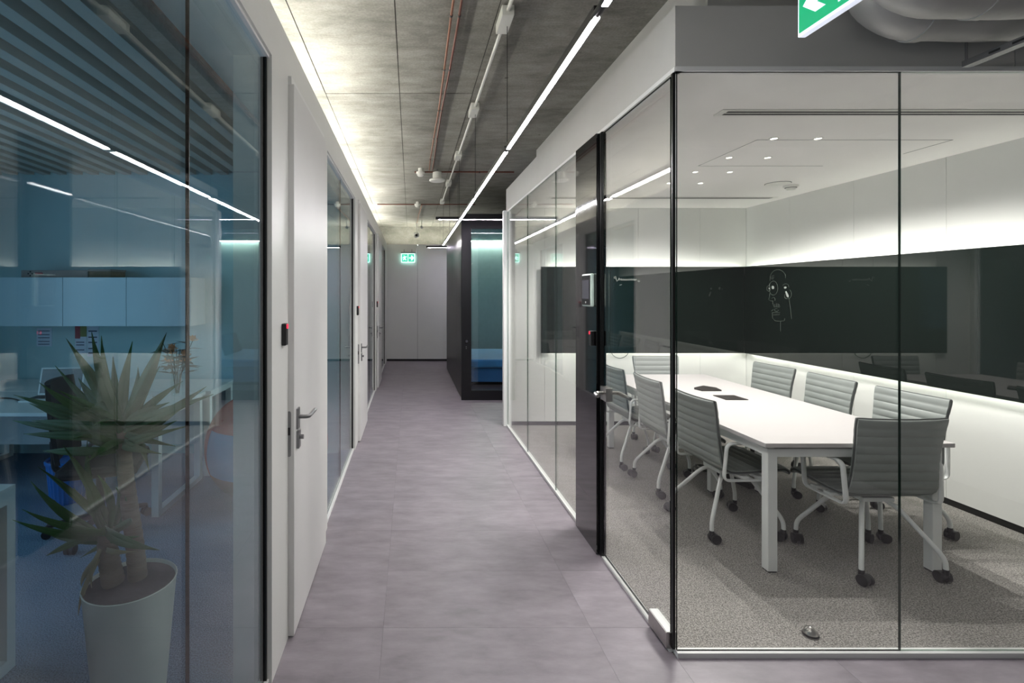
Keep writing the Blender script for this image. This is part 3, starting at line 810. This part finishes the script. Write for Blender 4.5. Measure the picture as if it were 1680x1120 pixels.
cu = thing('cushion', 'charcoal back cushion leaning on the blue bench in the pod', 'cushion', (PX + .92, PY0 + 1.2, .52), 0)
q = MB().box(0, .34, -.3, .3, 0, .13); o = q.build('cover', M['dark_fabric'], cu, bevel=.03); o.rotation_euler = (0, math.radians(-68), 0); o.location = (.24, 0, .012)

# ------------------------------------------------------------------ meeting table
TX0, TX1, TY0, TY1 = 1.98, 3.04, 2.825, 5.24
tb = thing('meeting_table', 'long white meeting table with square steel legs', 'table', ((TX0 + TX1) / 2, (TY0 + TY1) / 2, 0))
a, b = (TX1 - TX0) / 2, (TY1 - TY0) / 2
bx('tabletop', M['table'], tb, -a, a, -b, b, .718, .742, bevel=.0015)
def rails():
    m = MB()
    for s in (-1, 1):
        m.box(s * (a - .065) - .02, s * (a - .065) + .02, -b + .085, b - .085, .655, .70)
        m.box(-a + .085, a - .085, s * (b - .06) - .025, s * (b - .06) + .025, .655, .70)
    m.box(-a + .085, a - .085, -.02, .02, .655, .70)
    return m
rails().build('frame', M['white_steel'], tb, bevel=.002)
for sx in (-1, 1):
    for sy in (-1, 1):
        x, y = sx * (a - .065), sy * (b - .06)
        l = bx('leg', M['white_steel'], tb, x - .027, x + .027, y - .027, y + .027, .008, .70, bevel=.003)
        bx('foot', M['black_plastic'], l, x - .024, x + .024, y - .024, y + .024, .001, .008)
        bx('spacer', M['white_steel'], tb, x - .015, x + .015, y - .015, y + .015, .70, .718)
for sx in (-.11, .27):
    l = bx('leg', M['white_steel'], tb, sx - .025, sx + .025, -.025, .025, .008, .655, bevel=.003)
    bx('foot', M['black_plastic'], l, sx - .022, sx + .022, -.022, .022, .001, .008)
bx('cable_tray', M['white_steel'], tb, -.08, .24, -.6, .6, .60, .612)
cyt = 4.06 - (TY0 + TY1) / 2
fl1 = bx('cable_flap', M['flap'], tb, -.035, .14, cyt - .09, cyt + .085, .742, .747, bevel=.001)
f2 = MB()
f2.add([(-.02, cyt + .27, .7425), (.15, cyt + .27, .7425), (.16, cyt + .36, .7425), (.08, cyt + .42, .7425), (-.035, cyt + .36, .7425),
        (-.02, cyt + .27, .752), (.15, cyt + .27, .752), (.16, cyt + .36, .758), (.08, cyt + .42, .765), (-.035, cyt + .36, .758)],
       [(4, 3, 2, 1, 0), (5, 6, 7, 8, 9), (0, 1, 6, 5), (1, 2, 7, 6), (2, 3, 8, 7), (3, 4, 9, 8), (4, 0, 5, 9)])
f2.build('cable_flap', M['flap'], tb)
# loose cables and socket strip on the carpet under the table
pw = thing('power_strip', 'black power strip with plugs on the carpet under the table', 'power strip', (2.72, 4.26, .001), .2)
bx('body', M['black_plastic'], pw, -.03, .03, -.18, .18, 0, .045, bevel=.005)
for i in range(4): bx('plug', M['white_plastic' if i == 1 else 'black_plastic'], pw, -.022, .022, -.15 + i * .085, -.105 + i * .085, .045, .085, bevel=.004)
for k, (lbl, ph) in enumerate((('tangled black cable coiled under the table near the power strip', 0), ('black cable hanging from the table tray to the power strip', 1))):
    pts = []
    if ph == 0:
        for i in range(60):
            t = i / 59 * 6 * math.pi
            pts.append((2.53 + .08 * math.cos(t) + .05 * math.sin(t * .37), 4.44 + .10 * math.sin(t * 1.1), .012 + .05 * abs(math.sin(t * .53))))
    else:
        pts = [(2.55, 4.2, .596), (2.53, 4.22, .5), (2.56, 4.24, .3), (2.66, 4.25, .14), (2.70, 4.24, .095)]
        pts = rnd_path(pts, .08, 4)
    o = MB().tube(pts, .007, 6).build('power_cable', M['cable'], smooth=True); tag(o, lbl, 'cable')

ds = thing('door_stop', 'small domed steel door stop on the carpet behind the glass front', 'door stop', (1.845, 2.335, .001))
MB().lathe([(.030, 0), (.030, .012), (.026, .026), (.014, .038), (0, .042)], n=20).build('dome', M['chrome'], ds, smooth=True)
MB().lathe([(.031, .004), (.033, .008), (.031, .012)], n=20).build('rubber_ring', M['black_plastic'], ds, smooth=True)

# ------------------------------------------------------------------ meeting chairs
def chair_shell(v0, v1, ribs, width):
    """ribbed upholstered shell between the path parameters v0 and v1"""
    path = [(.262, .437), (.252, .452), (.22, .462), (.13, .456), (.02, .447), (-.08, .445), (-.132, .455), (-.162, .485), (-.176, .53), (-.187, .60), (-.199, .68), (-.213, .76), (-.230, .84), (-.243, .893)]
    P = [Vector((0, y, z)) for y, z in path]
    L = [0]
    for i in range(1, len(P)): L.append(L[-1] + (P[i] - P[i - 1]).length)
    T = L[-1]
    def at(v):
        s = v * T
        for i in range(1, len(P)):
            if s <= L[i] + 1e-9:
                q = (s - L[i - 1]) / (L[i] - L[i - 1])
                p0 = P[max(i - 2, 0)]; p1 = P[i - 1]; p2 = P[i]; p3 = P[min(i + 1, len(P) - 1)]
                return .5 * ((2 * p1) + (p2 - p0) * q + (2 * p0 - 5 * p1 + 4 * p2 - p3) * q * q + (3 * p1 - p0 - 3 * p2 + p3) * q ** 3)
        return P[-1].copy()
    nv = 72; nu = 10; vs = []; top = []; bot = []
    for i in range(nv + 1):
        v = v0 + (v1 - v0) * i / nv
        p = at(v); t = (at(min(v + .004, 1)) - at(max(v - .004, 0))).normalized()
        n = Vector((0, t.z, -t.y))          # towards the sitter: up on the seat, forward on the back
        if n.z < 0 and v < .5: n = -n
        if v >= .5 and n.y < 0: n = -n
        ph = (v * ribs) % 1
        bul = .0095 * (math.sin(math.pi * ph) ** .45)
        hh = max(0, (p.z - .5) / .4)
        wd = width / 2 * (1 - .05 * math.sin(math.pi * min(1, hh * 1.15))) if hh > 0 else width / 2
        for j in range(nu + 1):
            u = -1 + 2 * j / nu
            curve = n * (.018 * hh * u * u)
            e = 1 if abs(u) < .97 else .3
            vs.append(p + Vector((u * wd, 0, 0)) + curve + n * (.010 + bul * e))
        for j in range(nu + 1):
            u = -1 + 2 * j / nu
            curve = n * (.018 * hh * u * u)
            e = 1 if abs(u) < .97 else .3
            vs.append(p + Vector((u * wd, 0, 0)) + curve - n * (.010 + bul * e))
    R = 2 * (nu + 1); fs = []
    for i in range(nv):
        for j in range(nu):
            q = i * R + j
            fs.append((q, q + 1, q + R + 1, q + R))
            q += nu + 1
            fs.append((q, q + R, q + R + 1, q + 1))
        for j in (0, nu):
            q = i * R + j
            fs.append((q, q + R, q + R + nu + 1, q + nu + 1))
    for i in (0, nv):
        for j in range(nu): fs.append((i * R + j, i * R + j + 1, i * R + nu + 2 + j, i * R + nu + 1 + j))
    rim = []
    for i in range(nv + 1): rim.append((vs[i * R] + vs[i * R + nu + 1]) / 2)
    rim2 = []
    for i in range(nv + 1): rim2.append((vs[i * R + nu] + vs[i * R + 2 * nu + 1]) / 2)
    return vs, fs, rim, rim2, [(vs[nv * R + j] + vs[nv * R + nu + 1 + j]) / 2 for j in range(nu + 1)], [(vs[j] + vs[nu + 1 + j]) / 2 for j in range(nu + 1)]

def make_chair():
    c = thing('meeting_chair', 'x', 'chair', group='ribbed grey chairs around the meeting table')
    vs, fs, r1, r2, te, be = chair_shell(0, .50, 17, .48)
    s = MB().add(vs, fs).build('seat', M['leather'], c, smooth=True, fix=True)
    MB().tube([*reversed(r1), *be[1:-1], *r2], .0055, 6).build('piping', M['piping'], s, smooth=True)
    vs, fs, r1, r2, te, be = chair_shell(.505, 1, 17, .49)
    s = MB().add(vs, fs).build('backrest', M['leather'], c, smooth=True, fix=True)
    MB().tube([*r1, *te[1:-1], *reversed(r2)], .0055, 6).build('piping', M['piping'], s, smooth=True)
    for sx in (-1, 1):
        x = sx * .262
        pts = [(x, -.03, .405), (x, .12, .405), (x + sx * .012, .125, .640), (x + sx * .012, -.165, .640), (x, -.178, .405), (x, -.03, .405)]
        MB().tube(rnd_path(pts, .04, 5), .015, 8, flat=((1, 0, 0), .55)).build('armrest', M['white_steel'], c, smooth=True)
    hub = MB().box(-.255, .255, -.05, -.01, .405, .425).box(-.255, .255, .05, .09, .405, .425).box(-.09, .09, -.09, .11, .385, .41)
    hub.build('seat_bracket', M['white_steel'], c, bevel=.004)
    for sx in (-1, 1):
        for sy in (-1, 1):
            l = MB().tube(rnd_path([(sx * .05, .01 + sy * .05, .392), (sx * .10, .01 + sy * .10, .36), (sx * .228, sy * .232, .135), (sx * .230, sy * .234, .07)], .045, 6), .0125, 10).build('leg', M['white_steel'], c, smooth=True)
            cx, cy = sx * .230, sy * .234
            an = random.uniform(0, 6.28); dx, dy = math.cos(an), math.sin(an)
            m = MB()
            m.cyl((cx, cy, .05), (cx, cy, .078), .015, 10)
            ox, oy = cx + dx * .018, cy + dy * .018
            for q in (-1, 1):
                p0 = (ox - dy * q * .008, oy + dx * q * .008, .031); p1 = (ox - dy * q * .027, oy + dx * q * .027, .031)
                m.cyl(p0, p1, .030, 16)
            m.cyl((ox - dy * -.01, oy + dx * -.01, .036), (ox - dy * .01, oy + dx * .01, .036), .026, 12)
            m.build('caster', M['black_plastic'], l, smooth=True)
    return c
CH = [(2.68, 2.985, 0, 'ribbed grey chair at the near end of the table, its back to the glass front'),
      (2.13, 3.44, -90, 'nearest ribbed grey chair on the corridor side of the table'),
      (2.15, 4.12, -90, 'middle ribbed grey chair on the corridor side of the table'),
      (2.11, 4.75, -90, 'farthest ribbed grey chair on the corridor side, beside the door handle'),
      (3.21, 3.46, 90, 'nearest ribbed grey chair on the right wall side of the table'),
      (3.20, 4.13, 90, 'middle ribbed grey chair on the right wall side of the table'),
      (3.21, 4.77, 90, 'farthest ribbed grey chair on the right wall side of the table'),
      (2.645, 5.25, 180, 'ribbed grey chair at the far end of the table under the board')]
proto = make_chair()
for i, (x, y, r, lb) in enumerate(CH):
    o = proto if i == 0 else copy_tree(proto)
    o.location = (x, y, .001); o.rotation_euler = (0, 0, math.radians(r + (0, 2, -2, 1, 3, -2, 4, 0)[i])); o['label'] = lb

# ------------------------------------------------------------------ left office shell
OY = 5.0
ow = MB().box(-4.4, -1.05, OY, OY + .10, 0, 2.90).box(-1.05, -.72, OY, OY + .10, 0, 2.69).build('wall_office_back', M['office_wall'])
tag(ow, 'pale teal far wall of the near office', kind='structure')
ol = MB().box(-4.5, -4.4, -1.2, 12.0, 0, .75).box(-4.5, -4.4, -1.2, 12.0, 2.45, 2.95).box(-4.5, -4.4, -1.2, -.4, .75, 2.45).box(-4.5, -4.4, 3.0, 12.0, .75, 2.45).build('wall_office_left', M['office_wall'])
tag(ol, 'outer wall of the offices with a window', kind='structure')
wo = struct('window_8', 'office window letting cool daylight in')
bx('glass_pane', M['glass'], wo, -4.455, -4.445, -.38, 2.98, .77, 2.43)
for y in (-.4, .72, 1.84, 2.96): bx('mullion', M['white_frame'], wo, -4.47, -4.42, y, y + .04, .75, 2.45)
for k, y in enumerate((8.15,)):
    o = MB().box(-4.4, -1.05, y, y + .10, 0, 2.90).box(-1.05, -.72, y, y + .10, 0, 2.69).build('wall_office_mid', M['office_wall']); tag(o, 'partition between the far offices on the left', kind='structure')
oc = MB().box(-4.4, -1.05, -1.2, 12.0, 2.90, 2.95).build('ceiling_office', M['baffle_void'])
tag(oc, 'dark office ceiling with grey baffles', kind='structure')
bm_ = None
for k in range(19):
    x = -1.36 - .16 * k
    if bm_ is None:
        bm_ = bx('baffle', M['baffle'], oc, -.0375, .0375, -1.1, OY, -.10, .03); o = bm_
    else:
        o = bm_.copy(); COL.objects.link(o)
    o.location = (x, 0, 2.85)

# wall cabinets, boxes, posters
for k, (x0, x1, lb) in enumerate(((-3.785, -3.20, 'pale blue wall cabinet at the outer end of the row'), (-3.20, -2.616, 'middle pale blue wall cabinet under the flat carton'), (-2.616, -2.03, 'pale blue wall cabinet nearest the corridor'))):
    c = thing('wall_cabinet', lb, 'cabinet', (x0, 4.65, 1.277), group='pale blue wall cabinets in the office')
    wd = x1 - x0
    bx('body', M['office_white'], c, .001, wd - .001, .02, .348, 0, .45)
    bx('door', M['cabinet'], c, .002, wd - .002, 0, .019, .001, .449, bevel=.001)
x = thing('carton', 'long flat grey carton lying on the wall cabinets', 'box', (-3.62, 4.70, 1.727))
bx('body', M['carton'], x, 0, .62, 0, .25, 0, .068, bevel=.002)
lg = MB()
for dx, dz in ((.018, 0), (-.018, 0), (0, .018), (0, -.018)): lg.box(.085 + dx - .006, .085 + dx + .006, -.002, .001, .035 + dz - .006, .035 + dz + .006)
lg.build('logo_mark', M['slot'], x)
bx('red_print', M['red'], x, .13, .20, -.002, .001, .028, .046)
x = thing('carton', 'short brown carton beside the long flat one on the cabinets', 'box', (-2.98, 4.68, 1.727))
bx('body', M['carton_brown'], x, 0, .20, 0, .25, 0, .074, bevel=.002)
bx('lid_edge', M['carton'], x, -.004, .204, -.004, .254, .058, .076)
def poster(lbl, px0, px1, py0, py1, red):
    a = on_y(px0, py1, OY - .004); b_ = on_y(px1, py0, OY - .004)
    p = thing('poster', lbl, 'poster', (a[0], OY, a[2]))
    W, Hh = b_[0] - a[0], b_[2] - a[2]
    bx('sheet', M['paper'], p, 0, W, -.003, -.0005, 0, Hh)
    if red:
        bx('print_block', M['red'], p, 0, W * .45, -.0042, -.003, Hh * .55, Hh)
        bx('print_block', M['olive'], p, W * .45, W, -.0042, -.003, Hh * .62, Hh)
        for q in (.40, .30, .12): bx('print_line', M['ink'], p, W * .1, W * .8, -.0042, -.003, Hh * q, Hh * (q + .035))
    else:
        for q in (.82, .62, .45, .25, .1): bx('print_line', M['ink'], p, W * .1, W * .85, -.0042, -.003, Hh * q, Hh * (q + .04))
poster('small poster with red and olive head pinned under the cabinets', 123, 142, 535, 580, True)
poster('plain printed sheet pinned right of the red poster', 143, 162, 535, 585, False)
poster('blank pale sheet pinned left of the red poster', 60, 85, 538, 568, False)

# desks
def desk(lbl, x0, x1, y0, y1, z=.74):
    d = thing('office_desk', lbl, 'desk', (x0, y0, 0))
    W, D = x1 - x0, y1 - y0
    bx('desktop', M['office_white'], d, 0, W, 0, D, z - .025, z, bevel=.002)
    for x in (.02, W - .07):
        m = MB().box(x, x + .05, .02, .07, 0, z - .025).box(x, x + .05, D - .07, D - .02, 0, z - .025).box(x, x + .05, .07, D - .07, 0, .04).box(x, x + .05, .07, D - .07, z - .065, z - .025)
        m.build('leg_frame', M['white_steel'], d)
    bx('modesty_panel', M['office_white'], d, .08, W - .08, D - .05, D - .03, .30, z - .03)
    return d
desk('white office desk with square end frames behind the yucca', -3.95, -1.76, 3.55, 4.34)
desk('white console desk against the office far wall', -3.95, -1.72, 4.36, 4.96)
cb = thing('sideboard', 'low white open-framed sideboard at the left edge of the picture', 'cabinet', (-2.13, .95, 0))
MB().box(0, .45, 0, 1.2, .70, .77).box(0, .45, 0, .045, 0, .70).box(0, .45, 1.155, 1.2, 0, .70).box(0, .45, .045, 1.155, 0, .05).box(0, .02, .045, 1.155, .05, .70).build('carcass', M['office_white'], cb)
for y in (.047, .602): bx('door', M['dark_fabric'], cb, .40, .42, y, y + .551, .052, .698)
# laptop, cables, keyboard
lp = thing('laptop', 'open laptop with white lid edge on the office desk', 'laptop', (-2.86, 4.02, .74), math.radians(6))
bx('base', M['office_white'], lp, -.17, .17, -.12, .12, 0, .014, bevel=.003)
bx('keyboard', M['black_plastic'], lp, -.15, .15, -.05, .09, .0138, .0152)
o = bx('lid', M['office_white'], lp, -.17, .17, 0, .008, 0, .22, bevel=.002); o.location = (0, .12, .012); o.rotation_euler = (math.radians(-14), 0, 0)
o2 = bx('screen', M['screen'], o, -.158, .158, -.001, .0005, .012, .21)
o = MB().tube(rnd_path([(-3.6, 3.75, .746), (-3.4, 3.7, .746), (-3.25, 3.85, .746), (-3.45, 4.0, .746), (-3.2, 4.05, .746), (-3.0, 3.9, .746)], .12, 6), .006, 6).build('desk_cable', M['cable'], smooth=True)
tag(o, 'black cable lying in loops on the office desk', 'cable')
# vase and flowers
VX, VY = -1.93, 4.18
vs_ = thing('vase', 'clear glass vase on the corner of the office desk', 'vase', (VX, VY, .741))
MB().lathe([(.045, 0), (.05, .01), (.055, .10), (.05, .17), (.046, .17), (.05, .10), (.045, .014), (0, .012)], n=20).build('body', [M['glass']], vs_, smooth=True)
bq = thing('bouquet', 'peach flowers with dark leaves standing in the glass vase', 'flowers', (VX, VY, .757))
random.seed(3)
for k in range(11):
    an = k * 2.4; rr = .03 + .015 * (k % 3)
    top = Vector((math.cos(an) * (.07 + .035 * (k % 4)), math.sin(an) * (.06 + .03 * (k % 3)), .26 + .055 * (k % 4)))
    MB().tube([(math.cos(an) * .012, math.sin(an) * .012, 0), (top.x * .4, top.y * .4, top.z * .6), top], .003, 5).build('stem', M['flower_leaf'], bq)
    if k < 6:
        m = MB()
        for s in range(3):
            for p in range(6):
                a0 = p * math.pi / 3 + s * .5; R_ = .058 - .015 * s
                c0 = top + Vector((0, 0, .006 * s))
                t_ = c0 + Vector((math.cos(a0) * R_, math.sin(a0) * R_, .008 + .012 * s))
                sd_ = Vector((-math.sin(a0), math.cos(a0), 0)) * .018
                m.add([c0, c0.lerp(t_, .6) + sd_, t_ + Vector((0, 0, .006)), c0.lerp(t_, .6) - sd_], [(0, 1, 2, 3)])
        m.lathe([(.012, 0), (.010, .014), (0, .018)], top, 8)
        m.build('flower', M['peach'], bq)
    for s in range(5):
        bp0 = Vector((top.x * (.5 + .1 * s), top.y * (.5 + .1 * s), top.z * (.62 + .08 * s)))
        dr = Vector((math.cos(an + s * 2.1), math.sin(an + s * 2.1), .25 - .3 * (s % 2))).normalized(); sd_ = dr.cross(Vector((0, 0, 1))).normalized() * .034
        MB().add([bp0, bp0 + dr * .06 + sd_, bp0 + dr * .14 - Vector((0, 0, .01)), bp0 + dr * .06 - sd_, bp0 + dr * .06 - Vector((0, 0, .006))], [(0, 1, 4), (1, 2, 4), (2, 3, 4), (3, 0, 4)]).build('leaf', M['flower_leaf'], bq)
# bin
bi = thing('waste_bin', 'round blue ribbed waste bin under the office desk', 'bin', (-2.62, 3.86, 0.001))
n = 48; m = MB(); vs = []; fs = []
for i, (r, z) in enumerate([(.105, 0), (.11, .02), (.135, .30)]):
    for j in range(n):
        rr = r * (1 + (.025 if j % 2 else -.01)); a_ = 2 * math.pi * j / n
        vs.append((rr * math.cos(a_), rr * math.sin(a_), z))
for i in range(2):
    for j in range(n): k = (j + 1) % n; fs.append((i * n + j, i * n + k, (i + 1) * n + k, (i + 1) * n + j))
fs.append(tuple(range(n - 1, -1, -1)))
m.add(vs, fs).build('body', M['bin'], bi)
MB().lathe([(.134, .295), (.145, .298), (.148, .315), (.140, .325), (.128, .318), (.128, .30)], n=32).build('rim', M['bin'], bi, smooth=True)
# office chair
oc_ = thing('office_chair', 'dark navy swivel chair at the office desk behind the yucca', 'chair', (-2.06, 3.36, 0.001), math.radians(-72))
bk_ = MB(); vs = []; nu, nv = 10, 12
for sgn in (1, -1):
    for i in range(nv + 1):
        z = .52 + .50 * i / nv; wv_ = .21 + .03 * math.sin(i / nv * math.pi * .9)
        for j in range(nu + 1):
            u = -1 + 2 * j / nu
            vs.append((u * wv_, -.23 - .05 * (i / nv) + .05 * u * u + sgn * .014, z))
fs = []
for s in (0, 1):
    o_ = s * (nu + 1) * (nv + 1)
    for i in range(nv):
        for j in range(nu):
            q = o_ + i * (nu + 1) + j; f_ = (q, q + 1, q + nu + 2, q + nu + 1); fs.append(f_ if s else f_[::-1])
K_ = (nu + 1) * (nv + 1)
for i in range(nv):
    for j in (0, nu): q = i * (nu + 1) + j; fs.append((q, q + nu + 1, q + nu + 1 + K_, q + K_))
for i in (0, nv):
    for j in range(nu): q = i * (nu + 1) + j; fs.append((q, q + 1, q + 1 + K_, q + K_))
bk_.add(vs, fs).build('backrest', M['navy'], oc_, smooth=True, fix=True)
bx('seat', M['navy'], oc_, -.24, .24, -.20, .26, .42, .49, bevel=.03)
MB().tube(rnd_path([(0, -.05, .42), (0, -.26, .42), (0, -.27, .62)], .05), .02, 8).build('back_support', M['black_plastic'], oc_, smooth=True)
MB().cyl((0, 0, .09), (0, 0, .42), .028, 12).build('gas_lift', M['dark_metal'], oc_, smooth=True)
for k in range(5):
    a_ = k * 2 * math.pi / 5 + .95; c_, s_ = math.cos(a_), math.sin(a_)
    l = MB().tube([(0, 0, .11), (c_ * .15, s_ * .15, .10), (c_ * .30, s_ * .30, .075)], [.026, .02, .015], 8).build('base_arm', M['black_plastic'], oc_, smooth=True)
    m = MB()
    for q in (-1, 1): m.cyl((c_ * .30 - s_ * q * .006, s_ * .30 + c_ * q * .006, .03), (c_ * .30 - s_ * q * .027, s_ * .30 + c_ * q * .027, .03), .029, 14)
    m.cyl((c_ * .30, s_ * .30, .03), (c_ * .30, s_ * .30, .08), .012, 8); m.build('caster', M['black_plastic'], l, smooth=True)
for sx in (-1, 1):
    MB().tube(rnd_path([(sx * .2, 0, .45), (sx * .28, 0, .45), (sx * .28, 0, .66), (sx * .28, .12, .67)], .04), .014, 8).build('armrest', M['black_plastic'], oc_, smooth=True)
# bean bag
bg = thing('bean_bag', 'round bean bag in orange, pale blue and tan panels behind the near door', 'bean bag', (-1.12, 3.97, 0.001))
def bagpt(th, ph):   # th longitude, ph -90..90
    r = .465; z = .40 + .40 * math.sin(ph) * (1.0 if ph > 0 else .98)
    rr = r * math.cos(ph) ** .75 if math.cos(ph) > 1e-6 else 0
    return (rr * math.cos(th), rr * math.sin(th), max(0, z))
def bagpanel(nm, mt, t0, t1, p0, p1):
    vs = []; nu, nv = 14, 12
    for i in range(nv + 1):
        for j in range(nu + 1): vs.append(bagpt(math.radians(t0 + (t1 - t0) * j / nu), math.radians(p0 + (p1 - p0) * i / nv)))
    fs = [(i * (nu + 1) + j, i * (nu + 1) + j + 1, (i + 1) * (nu + 1) + j + 1, (i + 1) * (nu + 1) + j) for i in range(nv) for j in range(nu)]
    MB().add(vs, fs).build(nm, M[mt], bg, smooth=True, fix=True)
for k in range(6):
    t0 = -142 + 60 * k
    bagpanel('panel', ['pale_blue', 'orange', 'orange', 'pale_blue', 'orange', 'orange'][k], t0, t0 + 60, -22, 26)
    bagpanel('top_panel', 'orange', t0, t0 + 60, 26, 88)
    bagpanel('base_panel', 'tan', t0, t0 + 60, -80, -22)

# ------------------------------------------------------------------ yucca in its pot
YX, YY, RZ = -1.005, 1.815, .55
yp = thing('potted_yucca', 'tall yucca with two trunks in a round cream pot behind the near glass', 'potted plant', (YX, YY, 0.001))
MB().lathe([(.100, 0), (.104, .01), (.150, RZ - .01), (.153, RZ), (.150, RZ + .002), (.147, RZ - .002), (.146, RZ - .05)], n=40).build('pot', M['pot'], yp, smooth=True)
MB().lathe([(.1462, RZ - .012), (.07, RZ - .008), (0, RZ - .006)], n=30).build('soil', M['soil'], yp, smooth=True)
def P(px, py, dy=0):                       # photo pixel to local point at the plant's depth plus dy
    p = on_y(px, py, YY + dy); return Vector((p[0] - YX, p[1] - YY, p[2]))
tall = [P(226, 948, .0), P(222, 900, .0), P(214, 840, .01), P(207, 790, .0), P(203, 740, 0), P(203, 705, 0)]
shrt = [P(186, 955, -.02), P(180, 925, -.03), P(176, 895, -.03), P(178, 868, -.03)]
def trunk(pts, r0, r1):
    out = []; 
    path = []
    for i in range(len(pts) - 1):
        for k in range(8): path.append(pts[i].lerp(pts[i + 1], k / 8))
    path.append(pts[-1]); n = len(path)
    rs = [(r0 + (r1 - r0) * i / n) * (1 + .07 * (i % 2)) for i in range(n)]
    MB().tube(path, rs, 14).build('trunk', M['bark'], yp, smooth=True)
trunk(tall, .031, .023); trunk(shrt, .036, .028)
def leaf(base, tip, wd, droop=.03, old=False):
    base, tip = Vector(base), Vector(tip); d = tip - base; Ln = d.length
    side = d.cross(Vector((0, -1, .25))).normalized()
    up = side.cross(d).normalized()
    if up.z < 0: up = -up
    vs = []; fs = []; n = 9
    for i in range(n + 1):
        t = i / n
        c = base + d * t + up * (droop * 4 * t * (1 - t))
        w_ = wd * (.45 + 1.9 * t * (1 - t) * 1.2) * (1 - t ** 3) if i < n else .0006
        tw = side * w_ / 2
        vs += [c - tw + up * w_ * .18, c, c + tw + up * w_ * .18]
    for i in range(n):
        q = 3 * i; fs += [(q, q + 1, q + 4, q + 3), (q + 1, q + 2, q + 5, q + 4)]
    o = MB().add(vs, fs).build('leaf', M['leaf_old' if old else 'leaf'], yp, smooth=True)
    s = o.modifiers.new('thick', 'SOLIDIFY'); s.thickness = .002
random.seed(11)
h1 = [(108, 555, 40), (150, 545, 34), (166, 551, 26), (217, 560, 38), (273, 546, 42), (226, 602, 26), (262, 600, 26), (339, 634, 34), (350, 647, 28), (326, 655, 26),
      (64, 628, 26), (22, 648, 28), (48, 662, 24), (52, 690, 24), (38, 712, 24), (95, 640, 24), (118, 650, 22), (312, 698, 22), (288, 732, 20), (250, 650, 30), (160, 590, 30), (128, 620, 28), (185, 585, 26),
      (290, 690, 26), (70, 740, 24), (265, 745, 26), (245, 775, 26), (120, 720, 26), (300, 665, 22), (20, 690, 22), (140, 760, 24), (150, 700, 30), (230, 690, 34), (255, 700, 30), (180, 640, 30), (205, 610, 30), (240, 730, 30), (110, 690, 26), (160, 750, 28), (278, 660, 30), (215, 660, 34), (135, 670, 30), (90, 600, 22), (300, 625, 24)]
for (x, y, wd) in h1:
    b = P(203 + random.uniform(-7, 7), 715 + random.uniform(-18, 26), random.uniform(-.03, .03))
    leaf(b, P(x, y, random.uniform(-.20, .16)), wd * .00135, random.uniform(.0, .03) if y < 650 else random.uniform(.02, .06))
h2 = [(103, 730, 34), (143, 722, 30), (62, 766, 26), (50, 790, 30), (36, 836, 24), (20, 853, 22), (262, 903, 34), (75, 912, 22), (130, 916, 22), (215, 852, 26), (160, 780, 30), (190, 800, 28), (120, 800, 26),
      (228, 880, 24), (205, 815, 24), (88, 820, 26), (70, 870, 22)]
for (x, y, wd) in h2:
    b = P(178 + random.uniform(-6, 6), 872 + random.uniform(-10, 22), -.03 + random.uniform(-.02, .02))
    leaf(b, P(x, y, random.uniform(-.16, .10)), wd * .00115, random.uniform(.01, .04))
for (x, y, wd) in [(128, 1010, 18), (133, 962, 20), (150, 965, 16), (138, 985, 14), (225, 905, 18)]:
    leaf(P(172, 890 + random.uniform(-8, 14), -.04), P(x, y, -.06 + random.uniform(-.03, .03)), wd * .001, .03, old=True)
